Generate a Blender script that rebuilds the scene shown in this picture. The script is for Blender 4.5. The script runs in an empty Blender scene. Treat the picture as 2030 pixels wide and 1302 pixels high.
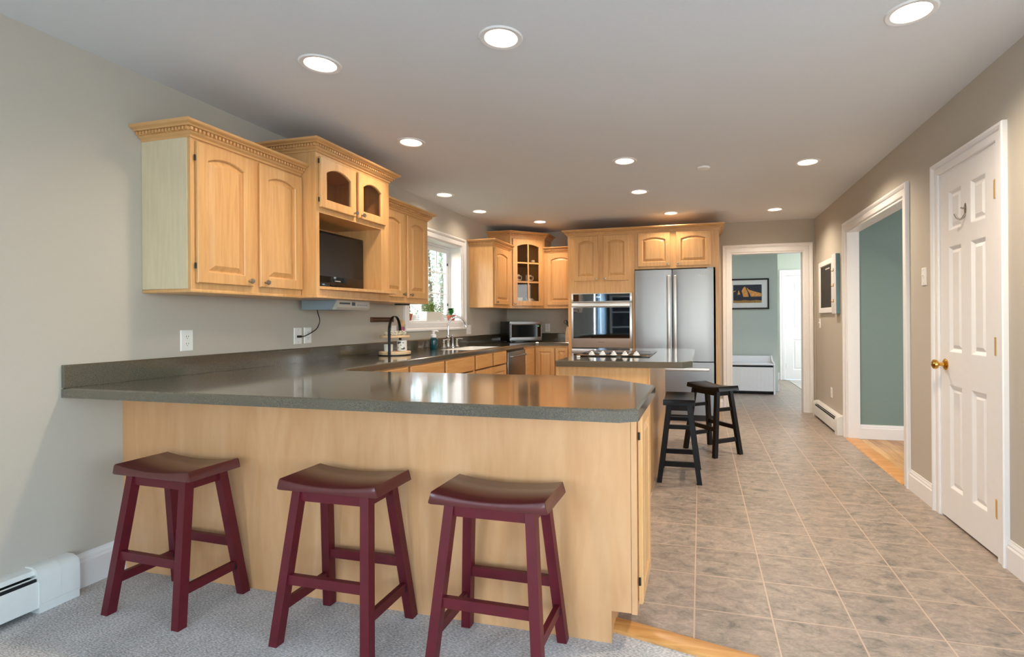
import bpy, bmesh, math, random
from mathutils import Vector, Matrix
random.seed(7)
S = bpy.context.scene
COL = S.collection
PI = math.pi

# ---------------------------------------------------------------- camera
cam = bpy.data.cameras.new('camera')
co = bpy.data.objects.new('camera', cam)
COL.objects.link(co)
F_PX, YAW, ROLL, H_CAM = 1016.28, 0.253289, -0.006795, 1.185
cam.sensor_width = 36.0
cam.lens = F_PX * 36.0 / 2030.0
cam.shift_x = (1015.0 - 1125.0) / 2030.0
cam.shift_y = (634.37 - 651.0) / 2030.0
cam.clip_start = 0.05
_f = Vector((-math.sin(YAW), math.cos(YAW), 0))
_r = Vector((math.cos(YAW), math.sin(YAW), 0))
_u = Vector((0, 0, 1))
_r2 = _r * math.cos(ROLL) + _u * math.sin(ROLL)
_u2 = _u * math.cos(ROLL) - _r * math.sin(ROLL)
co.matrix_world = Matrix(((_r2.x, _u2.x, -_f.x, 0), (_r2.y, _u2.y, -_f.y, 0), (_r2.z, _u2.z, -_f.z, H_CAM), (0, 0, 0, 1)))
S.camera = co

# ---------------------------------------------------------------- exposure, world, daylight
S.view_settings.view_transform = 'Standard'
S.view_settings.look = 'None'
S.view_settings.gamma = 1.0
S.view_settings.use_curve_mapping = False
S.view_settings.exposure = 0.14
try:
    S.cycles.use_denoising = True
    S.cycles.max_bounces = 8
    S.cycles.diffuse_bounces = 5
    S.cycles.glossy_bounces = 4
    S.cycles.transparent_max_bounces = 12
    S.cycles.sample_clamp_indirect = 6.0
except Exception:
    pass
world = bpy.data.worlds.new('world')
S.world = world
world.use_nodes = True
wn = world.node_tree
wn.nodes.clear()
sky = wn.nodes.new('ShaderNodeTexSky')
sky.sky_type = 'NISHITA'
sky.sun_disc = False
sky.sun_elevation = math.radians(38)
sky.sun_rotation = math.radians(200)
bg = wn.nodes.new('ShaderNodeBackground')
bg.inputs[1].default_value = 1.15
wo = wn.nodes.new('ShaderNodeOutputWorld')
wn.links.new(sky.outputs[0], bg.inputs[0])
wn.links.new(bg.outputs[0], wo.inputs[0])
DAY = (0.64, 0.83, 1.0)
WARM = (1.0, 0.83, 0.65)
LAMP_W = 9.5

def area(name, loc, direction, sx, sy, power, color):
    l = bpy.data.lights.new(name, 'AREA')
    l.shape = 'RECTANGLE'
    l.size, l.size_y = sx, sy
    l.energy = power
    l.color = color
    o = bpy.data.objects.new(name, l)
    COL.objects.link(o)
    o.location = loc
    o.rotation_euler = Vector(direction).to_track_quat('-Z', 'Y').to_euler()
    return o
# sky light entering by the windows of the dining end, behind the photographer
area('daylight_rear_window', (2.0, -3.06, 1.38), (-0.25, 1, 0), 2.4, 1.75, 90, DAY)
area('added_streak_light', (-1.2, -3.06, 1.2), (0, 1, 0), 0.6, 1.9, 22, DAY)  # added unseen light, gives a bright streak on the left refrigerator door
area('daylight_side_window', (3.66, -0.55, 1.38), (-1, 0, 0), 2.6, 1.75, 58, DAY)
area('daylight_left_window', (-2.93, -1.45, 1.38), (1, 0, 0), 1.2, 1.55, 170, DAY)
area('hall_fill', (2.9, 9.7, 1.5), (-1, 0, 0), 1.2, 1.6, 38, (0.95, 0.98, 1.0))  # unseen area light added inside the hall to brighten it
area('side_room_fill', (4.2, 4.2, 1.4), (-1, 0.2, 0), 1.4, 1.5, 45, (0.9, 0.96, 1.0))  # unseen area light added in the side room to light its teal wall

# ---------------------------------------------------------------- materials
MATS = {}
def nt(name):
    m = bpy.data.materials.new(name)
    m.use_nodes = True
    t = m.node_tree
    b = t.nodes['Principled BSDF']
    MATS[name] = m
    return m, t, b
def srgb(r, g, b):
    f = lambda c: (c / 255 / 12.92) if c / 255 <= 0.04045 else ((c / 255 + 0.055) / 1.055) ** 2.4
    return (f(r), f(g), f(b), 1)
def plain(name, rgb, rough=0.5, metal=0.0, var=0.04, scale=30, bump=0.0, spec=0.5, coat=0.0, stretch=(1, 1, 1)):
    m, t, b = nt(name)
    tc = t.nodes.new('ShaderNodeTexCoord')
    mp = t.nodes.new('ShaderNodeMapping')
    mp.inputs['Scale'].default_value = stretch
    no = t.nodes.new('ShaderNodeTexNoise')
    no.inputs['Scale'].default_value = scale
    no.inputs['Detail'].default_value = 3
    t.links.new(tc.outputs['Object'], mp.inputs[0])
    t.links.new(mp.outputs[0], no.inputs['Vector'])
    rp = t.nodes.new('ShaderNodeValToRGB')
    c = srgb(*rgb)
    rp.color_ramp.elements[0].position = 0.3
    rp.color_ramp.elements[1].position = 0.7
    rp.color_ramp.elements[0].color = tuple(x * (1 - var) for x in c[:3]) + (1,)
    rp.color_ramp.elements[1].color = tuple(min(1, x * (1 + var)) for x in c[:3]) + (1,)
    t.links.new(no.outputs['Fac'], rp.inputs[0])
    t.links.new(rp.outputs[0], b.inputs['Base Color'])
    b.inputs['Roughness'].default_value = rough
    b.inputs['Metallic'].default_value = metal
    b.inputs['Specular IOR Level'].default_value = spec
    if coat:
        b.inputs['Coat Weight'].default_value = coat
        b.inputs['Coat Roughness'].default_value = 0.15
    if bump:
        bp = t.nodes.new('ShaderNodeBump')
        bp.inputs['Strength'].default_value = bump
        bp.inputs['Distance'].default_value = 0.002
        t.links.new(no.outputs['Fac'], bp.inputs['Height'])
        t.links.new(bp.outputs[0], b.inputs['Normal'])
    return m
def wood(name, c1, c2, c3, grain=(16, 16, 1.1), rough=0.38, coat=0.25, fleck=0.5):
    m, t, b = nt(name)
    tc = t.nodes.new('ShaderNodeTexCoord')
    oi = t.nodes.new('ShaderNodeObjectInfo')
    ad = t.nodes.new('ShaderNodeVectorMath'); ad.operation = 'ADD'
    mu = t.nodes.new('ShaderNodeVectorMath'); mu.operation = 'SCALE'
    mu.inputs['Scale'].default_value = 7.0
    cb = t.nodes.new('ShaderNodeCombineXYZ')
    for i in range(3):
        t.links.new(oi.outputs['Random'], cb.inputs[i])
    t.links.new(cb.outputs[0], mu.inputs[0])
    t.links.new(tc.outputs['Object'], ad.inputs[0])
    t.links.new(mu.outputs[0], ad.inputs[1])
    mp = t.nodes.new('ShaderNodeMapping')
    mp.inputs['Scale'].default_value = grain
    t.links.new(ad.outputs[0], mp.inputs[0])
    n1 = t.nodes.new('ShaderNodeTexNoise')
    n1.inputs['Scale'].default_value = 1.6
    n1.inputs['Detail'].default_value = 5
    n1.inputs['Distortion'].default_value = 1.2
    t.links.new(mp.outputs[0], n1.inputs['Vector'])
    n2 = t.nodes.new('ShaderNodeTexNoise')
    n2.inputs['Scale'].default_value = 9
    n2.inputs['Detail'].default_value = 3
    t.links.new(mp.outputs[0], n2.inputs['Vector'])
    rp = t.nodes.new('ShaderNodeValToRGB')
    e = rp.color_ramp.elements
    e[0].position, e[0].color = 0.28, srgb(*c1)
    e[1].position, e[1].color = 0.72, srgb(*c3)
    k = e.new(0.5); k.color = srgb(*c2)
    mx = t.nodes.new('ShaderNodeMath'); mx.operation = 'MULTIPLY_ADD'
    mx.inputs[1].default_value = 0.35 * fleck
    t.links.new(n2.outputs['Fac'], mx.inputs[0])
    sb = t.nodes.new('ShaderNodeMath'); sb.operation = 'SUBTRACT'
    sb.inputs[1].default_value = 0.175 * fleck
    t.links.new(n1.outputs['Fac'], sb.inputs[0])
    t.links.new(sb.outputs[0], mx.inputs[2])
    t.links.new(mx.outputs[0], rp.inputs[0])
    t.links.new(rp.outputs[0], b.inputs['Base Color'])
    b.inputs['Roughness'].default_value = rough
    b.inputs['Coat Weight'].default_value = coat
    b.inputs['Coat Roughness'].default_value = 0.25
    return m
def emit(name, rgb, strength):
    m, t, b = nt(name)
    b.inputs['Base Color'].default_value = srgb(*rgb)
    b.inputs['Emission Color'].default_value = srgb(*rgb)
    b.inputs['Emission Strength'].default_value = strength
    return m
def glass(name, tint=(255, 255, 255), gloss=0.09):
    m, t, b = nt(name)
    t.nodes.remove(b)
    out = [n for n in t.nodes if n.type == 'OUTPUT_MATERIAL'][0]
    tr = t.nodes.new('ShaderNodeBsdfTransparent')
    tr.inputs[0].default_value = srgb(*tint)
    gl = t.nodes.new('ShaderNodeBsdfGlossy')
    gl.inputs['Roughness'].default_value = 0.02
    fr = t.nodes.new('ShaderNodeLayerWeight')
    fr.inputs[0].default_value = 0.5
    pw = t.nodes.new('ShaderNodeMath'); pw.operation = 'POWER'; pw.inputs[1].default_value = 5.0
    t.links.new(fr.outputs['Facing'], pw.inputs[0])
    ml = t.nodes.new('ShaderNodeMath'); ml.operation = 'MULTIPLY_ADD'
    ml.inputs[1].default_value = 0.85
    ml.inputs[2].default_value = gloss * 0.5
    t.links.new(pw.outputs[0], ml.inputs[0])
    mx = t.nodes.new('ShaderNodeMixShader')
    t.links.new(ml.outputs[0], mx.inputs[0])
    t.links.new(tr.outputs[0], mx.inputs[1])
    t.links.new(gl.outputs[0], mx.inputs[2])
    t.links.new(mx.outputs[0], out.inputs[0])
    return m

maple = wood('maple', (204, 152, 95), (212, 162, 104), (220, 172, 115), grain=(22, 22, 1.3), fleck=0.8)
maple_veneer = wood('maple_veneer', (203, 150, 101), (211, 160, 111), (219, 170, 123), grain=(5, 5, 0.9), fleck=0.7)
maple_h = wood('maple_drawer', (200, 144, 84), (209, 155, 94), (216, 165, 104), grain=(22, 1.3, 22), fleck=0.8)
maple_trim = wood('maple_trim', (204, 153, 96), (211, 161, 103), (217, 168, 111), grain=(3, 3, 30), fleck=0.3)
oak_strip = wood('oak_strip', (190, 130, 66), (208, 150, 84), (220, 166, 100), grain=(1.2, 18, 18))
pale_wood = wood('pale_wood', (214, 178, 134), (226, 192, 150), (236, 206, 168), grain=(14, 2, 14), coat=0.0, rough=0.6)
walnut = wood('walnut', (84, 50, 32), (112, 70, 44), (140, 92, 58), grain=(20, 1.5, 20), coat=0.0)
wall_paint = plain('wall_paint', (188, 180, 166), 0.75, bump=0.05, scale=220, var=0.015)
ceiling_paint = plain('ceiling_paint', (222, 225, 227), 0.9, var=0.01, scale=80)
teal_paint = plain('teal_paint', (124, 143, 138), 0.8, var=0.015, scale=60)
sage_paint = plain('sage_paint', (196, 202, 189), 0.8, var=0.015, scale=60)
white_paint = plain('white_paint', (236, 234, 232), 0.35, var=0.01, scale=20)
white_plastic = plain('white_plastic', (238, 236, 230), 0.35, var=0.01)
cream_metal = plain('cream_metal', (226, 226, 220), 0.4, var=0.015)
dark_slot = plain('dark_slot', (22, 24, 28), 0.6)
black_plastic = plain('black_plastic', (14, 13, 13), 0.3)
black_gloss = plain('black_gloss', (7, 7, 9), 0.06)
oven_glass = plain('oven_glass', (6, 8, 11), 0.03, spec=1.0, coat=1.0)
oven_glass.node_tree.nodes['Principled BSDF'].inputs['Coat Roughness'].default_value = 0.02
screen_black = plain('screen_black', (20, 16, 13), 0.3)
black_metal = plain('black_metal', (16, 15, 15), 0.45)
chrome = plain('chrome', (205, 205, 205), 0.12, 1.0, var=0.01)
nickel = plain('nickel', (176, 170, 160), 0.28, 1.0, var=0.02)
brass = plain('brass', (214, 168, 84), 0.18, 1.0, var=0.03)
brass_satin = plain('brass_satin', (226, 192, 122), 0.42, 0.6, var=0.03)
ceramic = plain('ceramic', (240, 236, 226), 0.15, var=0.01)
terracotta = plain('terracotta', (176, 96, 66), 0.8, var=0.06)
burgundy = plain('burgundy_paint', (92, 22, 32), 0.4, var=0.12, scale=14, spec=0.35)
burgundy_seat = plain('burgundy_seat', (86, 30, 30), 0.34, var=0.14, scale=10, coat=0.3, stretch=(1, 6, 6))
black_paint = plain('black_paint', (14, 12, 11), 0.32, var=0.15, scale=20, spec=0.22)
grey_plastic = plain('grey_plastic', (138, 154, 164), 0.4, var=0.02)
silver_plastic = plain('silver_plastic', (188, 182, 170), 0.35, var=0.02)
soap_teal = plain('soap_teal', (10, 66, 78), 0.1, var=0.05)
rubber = plain('rubber', (12, 12, 12), 0.7)
leaf_a = plain('leaf_yellow_green', (126, 144, 52), 0.5, var=0.35, scale=60)
leaf_b = plain('leaf_green', (58, 136, 62), 0.4, var=0.3, scale=40)
leaf_c = plain('leaf_dark', (30, 74, 40), 0.4, var=0.3, scale=40)
petal = plain('petal', (238, 232, 210), 0.6, var=0.04)
paper = plain('paper', (236, 234, 224), 0.7, var=0.01)
pink = plain('pink_plastic', (186, 92, 116), 0.4)
tan = plain('tan_plastic', (214, 178, 132), 0.5, var=0.12)
blue_paint = plain('blue_board', (112, 146, 158), 0.6, var=0.05)
chalk_black = plain('chalk_black', (52, 48, 42), 0.8, var=0.15, scale=8)
pane = glass('window_glass')
cab_pane = glass('cabinet_glass', (236, 232, 226), 0.06)
bulb = emit('bulb', (255, 240, 218), 9.0)
clock_em = emit('clock_display', (190, 225, 255), 2.0)
green_em = emit('green_display', (130, 255, 150), 1.0)
outdoor_white = plain('print_white', (232, 228, 222), 0.5)
blue_print = plain('blue_print', (110, 140, 176), 0.3, var=0.5, scale=90)
dark_print = plain('dark_print', (66, 36, 30), 0.4)
slate_print = plain('slate_print', (70, 76, 84), 0.5)
night = plain('night_blue', (42, 44, 58), 0.6, var=0.45, scale=60)
amber = plain('amber', (226, 158, 78), 0.6, var=0.25, scale=50)
gold_dusk = plain('gold_dusk', (168, 124, 58), 0.6, var=0.3, scale=40)

def sheer():
    m, t, b = nt('sheer_curtain')
    b.inputs['Base Color'].default_value = srgb(214, 222, 228)
    b.inputs['Roughness'].default_value = 0.9
    out = [n for n in t.nodes if n.type == 'OUTPUT_MATERIAL'][0]
    tl = t.nodes.new('ShaderNodeBsdfTranslucent'); tl.inputs[0].default_value = srgb(206, 224, 236)
    n = t.nodes.new('ShaderNodeTexNoise'); n.inputs['Scale'].default_value = 300
    mr = t.nodes.new('ShaderNodeMapRange'); mr.inputs['To Min'].default_value = 0.45; mr.inputs['To Max'].default_value = 0.65
    t.links.new(n.outputs['Fac'], mr.inputs[0])
    mx = t.nodes.new('ShaderNodeMixShader')
    t.links.new(mr.outputs[0], mx.inputs[0]); t.links.new(b.outputs[0], mx.inputs[1]); t.links.new(tl.outputs[0], mx.inputs[2])
    t.links.new(mx.outputs[0], out.inputs[0])
    return m
curtain_white = sheer()
def counter_mat():
    m, t, b = nt('solid_surface')
    tc = t.nodes.new('ShaderNodeTexCoord')
    n = t.nodes.new('ShaderNodeTexNoise'); n.inputs['Scale'].default_value = 420; n.inputs['Detail'].default_value = 2
    v = t.nodes.new('ShaderNodeTexVoronoi'); v.inputs['Scale'].default_value = 330
    t.links.new(tc.outputs['Object'], n.inputs['Vector'])
    t.links.new(tc.outputs['Object'], v.inputs['Vector'])
    rp = t.nodes.new('ShaderNodeValToRGB')
    e = rp.color_ramp.elements
    e[0].position, e[0].color = 0.34, srgb(62, 57, 46)
    e[1].position, e[1].color = 0.72, srgb(112, 104, 88)
    k = e.new(0.5); k.color = srgb(86, 77, 61)
    t.links.new(n.outputs['Fac'], rp.inputs[0])
    mx = t.nodes.new('ShaderNodeMix'); mx.data_type = 'RGBA'; mx.blend_type = 'MULTIPLY'
    mx.inputs[0].default_value = 0.14
    t.links.new(rp.outputs[0], mx.inputs[6])
    t.links.new(v.outputs['Color'], mx.inputs[7])
    t.links.new(mx.outputs[2], b.inputs['Base Color'])
    b.inputs['Roughness'].default_value = 0.2
    b.inputs['Coat Weight'].default_value = 1.0
    b.inputs['Coat IOR'].default_value = 1.62
    b.inputs['Coat Roughness'].default_value = 0.09
    b.inputs['Specular IOR Level'].default_value = 0.6
    return m
solid_surface = counter_mat()

def steel_mat(name, rgb, rough, vertical=True):
    m, t, b = nt(name)
    tc = t.nodes.new('ShaderNodeTexCoord')
    mp = t.nodes.new('ShaderNodeMapping')
    mp.inputs['Scale'].default_value = (2, 2, 400) if not vertical else (400, 400, 2)
    n = t.nodes.new('ShaderNodeTexNoise'); n.inputs['Scale'].default_value = 1.0
    t.links.new(tc.outputs['Object'], mp.inputs[0]); t.links.new(mp.outputs[0], n.inputs['Vector'])
    mr = t.nodes.new('ShaderNodeMapRange')
    mr.inputs['To Min'].default_value = rough - 0.05
    mr.inputs['To Max'].default_value = rough + 0.06
    t.links.new(n.outputs['Fac'], mr.inputs[0])
    t.links.new(mr.outputs[0], b.inputs['Roughness'])
    b.inputs['Base Color'].default_value = srgb(*rgb)
    b.inputs['Metallic'].default_value = 1.0
    b.inputs['Anisotropic'].default_value = 0.6
    return m
steel = steel_mat('stainless', (150, 151, 153), 0.4)
steel_light = steel_mat('stainless_light', (205, 203, 200), 0.42)
steel_dark = steel_mat('stainless_dark', (150, 142, 132), 0.3)

def tile_mat():
    m, t, b = nt('floor_tile')
    tc = t.nodes.new('ShaderNodeTexCoord')
    mp = t.nodes.new('ShaderNodeMapping')
    mp.inputs['Location'].default_value = (0.03 / 0.2985, -2.163 / 0.2925, 0)
    mp.inputs['Scale'].default_value = (1 / 0.2985, 1 / 0.2925, 1)
    t.links.new(tc.outputs['Object'], mp.inputs[0])
    br = t.nodes.new('ShaderNodeTexBrick')
    br.offset = 0.0; br.squash = 1.0
    br.inputs['Scale'].default_value = 1.0
    br.inputs['Brick Width'].default_value = 1.0
    br.inputs['Row Height'].default_value = 1.0
    br.inputs['Mortar Size'].default_value = 0.013
    br.inputs['Mortar Smooth'].default_value = 0.3
    br.inputs['Color1'].default_value = (0.94, 0.94, 0.94, 1)
    br.inputs['Color2'].default_value = (1.05, 1.05, 1.05, 1)
    t.links.new(mp.outputs[0], br.inputs['Vector'])
    m2 = t.nodes.new('ShaderNodeMapping')
    m2.inputs['Scale'].default_value = (9.0, 15.0, 1)
    m2.inputs['Rotation'].default_value = (0, 0, 0.25)
    t.links.new(tc.outputs['Object'], m2.inputs[0])
    n = t.nodes.new('ShaderNodeTexNoise')
    n.inputs['Scale'].default_value = 1.3; n.inputs['Detail'].default_value = 9; n.inputs['Roughness'].default_value = 0.68
    n.inputs['Distortion'].default_value = 0.8
    t.links.new(m2.outputs[0], n.inputs['Vector'])
    rp = t.nodes.new('ShaderNodeValToRGB')
    e = rp.color_ramp.elements
    e[0].position, e[0].color = 0.31, srgb(110, 106, 100)
    e[1].position, e[1].color = 0.74, srgb(184, 169, 155)
    k = e.new(0.44); k.color = srgb(148, 136, 124)
    k = e.new(0.56); k.color = srgb(166, 150, 136)
    t.links.new(n.outputs['Fac'], rp.inputs[0])
    m3 = t.nodes.new('ShaderNodeMapping'); m3.inputs['Scale'].default_value = (60, 110, 1); m3.inputs['Rotation'].default_value = (0, 0, 0.3)
    t.links.new(tc.outputs['Object'], m3.inputs[0])
    n3 = t.nodes.new('ShaderNodeTexNoise'); n3.inputs['Scale'].default_value = 1.0; n3.inputs['Detail'].default_value = 6; n3.inputs['Roughness'].default_value = 0.7
    t.links.new(m3.outputs[0], n3.inputs['Vector'])
    r3 = t.nodes.new('ShaderNodeValToRGB')
    r3.color_ramp.elements[0].position = 0.34; r3.color_ramp.elements[0].color = (0.76, 0.755, 0.75, 1)
    r3.color_ramp.elements[1].position = 0.60; r3.color_ramp.elements[1].color = (1.08, 1.06, 1.04, 1)
    t.links.new(n3.outputs['Fac'], r3.inputs[0])
    m4 = t.nodes.new('ShaderNodeMix'); m4.data_type = 'RGBA'; m4.blend_type = 'MULTIPLY'; m4.inputs[0].default_value = 1.0
    t.links.new(rp.outputs[0], m4.inputs[6]); t.links.new(r3.outputs[0], m4.inputs[7])
    mx = t.nodes.new('ShaderNodeMix'); mx.data_type = 'RGBA'; mx.blend_type = 'MULTIPLY'; mx.inputs[0].default_value = 1.0
    t.links.new(m4.outputs[2], mx.inputs[6]); t.links.new(br.outputs['Color'], mx.inputs[7])
    gr = t.nodes.new('ShaderNodeMix'); gr.data_type = 'RGBA'
    gr.inputs[7].default_value = srgb(192, 168, 148)
    t.links.new(br.outputs['Fac'], gr.inputs[0])
    t.links.new(mx.outputs[2], gr.inputs[6])
    t.links.new(gr.outputs[2], b.inputs['Base Color'])
    b.inputs['Roughness'].default_value = 0.36
    bp = t.nodes.new('ShaderNodeBump'); bp.inputs['Strength'].default_value = 0.25; bp.inputs['Distance'].default_value = 0.004
    iv = t.nodes.new('ShaderNodeMath'); iv.operation = 'SUBTRACT'; iv.inputs[0].default_value = 1.0
    t.links.new(br.outputs['Fac'], iv.inputs[1])
    ad = t.nodes.new('ShaderNodeMath'); ad.operation = 'MULTIPLY_ADD'; ad.inputs[1].default_value = 0.35
    t.links.new(n.outputs['Fac'], ad.inputs[0]); t.links.new(iv.outputs[0], ad.inputs[2])
    t.links.new(ad.outputs[0], bp.inputs['Height'])
    t.links.new(bp.outputs[0], b.inputs['Normal'])
    return m
floor_tile = tile_mat()

def carpet_mat():
    m, t, b = nt('carpet')
    tc = t.nodes.new('ShaderNodeTexCoord')
    mp = t.nodes.new('ShaderNodeMapping'); mp.inputs['Scale'].default_value = (90, 260, 90)
    mp.inputs['Rotation'].default_value = (0, 0, 0.1)
    t.links.new(tc.outputs['Object'], mp.inputs[0])
    n = t.nodes.new('ShaderNodeTexNoise'); n.inputs['Scale'].default_value = 1.0; n.inputs['Detail'].default_value = 4
    t.links.new(mp.outputs[0], n.inputs['Vector'])
    n2 = t.nodes.new('ShaderNodeTexNoise'); n2.inputs['Scale'].default_value = 5.0; n2.inputs['Detail'].default_value = 4
    t.links.new(tc.outputs['Object'], n2.inputs['Vector'])
    sm = t.nodes.new('ShaderNodeMath'); sm.operation = 'MULTIPLY_ADD'; sm.inputs[1].default_value = 0.3
    sm.use_clamp = True
    t.links.new(n2.outputs['Fac'], sm.inputs[0])
    sb = t.nodes.new('ShaderNodeMath'); sb.operation = 'SUBTRACT'; sb.inputs[1].default_value = 0.15
    t.links.new(n.outputs['Fac'], sb.inputs[0]); t.links.new(sb.outputs[0], sm.inputs[2])
    rp = t.nodes.new('ShaderNodeValToRGB')
    e = rp.color_ramp.elements
    e[0].position, e[0].color = 0.33, srgb(152, 148, 145)
    e[1].position, e[1].color = 0.68, srgb(230, 226, 222)
    t.links.new(sm.outputs[0], rp.inputs[0])
    t.links.new(rp.outputs[0], b.inputs['Base Color'])
    b.inputs['Roughness'].default_value = 0.95
    b.inputs['Specular IOR Level'].default_value = 0.1
    bp = t.nodes.new('ShaderNodeBump'); bp.inputs['Strength'].default_value = 0.6; bp.inputs['Distance'].default_value = 0.004
    t.links.new(n.outputs['Fac'], bp.inputs['Height']); t.links.new(bp.outputs[0], b.inputs['Normal'])
    return m
carpet = carpet_mat()

def plank_mat():
    m, t, b = nt('plank_floor')
    tc = t.nodes.new('ShaderNodeTexCoord')
    mp = t.nodes.new('ShaderNodeMapping')
    mp.inputs['Rotation'].default_value = (0, 0, PI / 2)
    t.links.new(tc.outputs['Object'], mp.inputs[0])
    br = t.nodes.new('ShaderNodeTexBrick'); br.offset = 0.37
    br.inputs['Scale'].default_value = 1.0; br.inputs['Brick Width'].default_value = 0.9; br.inputs['Row Height'].default_value = 0.083
    br.inputs['Mortar Size'].default_value = 0.001
    br.inputs['Color1'].default_value = srgb(176, 122, 70); br.inputs['Color2'].default_value = srgb(222, 178, 118)
    br.inputs['Mortar'].default_value = srgb(110, 70, 38)
    t.links.new(mp.outputs[0], br.inputs['Vector'])
    m2 = t.nodes.new('ShaderNodeMapping'); m2.inputs['Scale'].default_value = (22, 2, 1)
    t.links.new(tc.outputs['Object'], m2.inputs[0])
    n = t.nodes.new('ShaderNodeTexNoise'); n.inputs['Scale'].default_value = 2; n.inputs['Detail'].default_value = 6
    t.links.new(m2.outputs[0], n.inputs['Vector'])
    rp = t.nodes.new('ShaderNodeValToRGB')
    rp.color_ramp.elements[0].position = 0.3; rp.color_ramp.elements[0].color = (0.72, 0.66, 0.6, 1)
    rp.color_ramp.elements[1].position = 0.6; rp.color_ramp.elements[1].color = (1, 1, 1, 1)
    t.links.new(n.outputs['Fac'], rp.inputs[0])
    mx = t.nodes.new('ShaderNodeMix'); mx.data_type = 'RGBA'; mx.blend_type = 'MULTIPLY'; mx.inputs[0].default_value = 1
    t.links.new(br.outputs['Color'], mx.inputs[6]); t.links.new(rp.outputs[0], mx.inputs[7])
    t.links.new(mx.outputs[2], b.inputs['Base Color'])
    b.inputs['Roughness'].default_value = 0.3
    return m
plank_floor = plank_mat()
grass_m = plain('lawn', (120, 136, 80), 0.9, var=0.3, scale=6)
tree_m = plain('tree_leaves', (168, 182, 158), 0.8, var=0.4, scale=3)
bark_m = plain('bark', (96, 84, 70), 0.9, var=0.3, scale=10)

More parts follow.
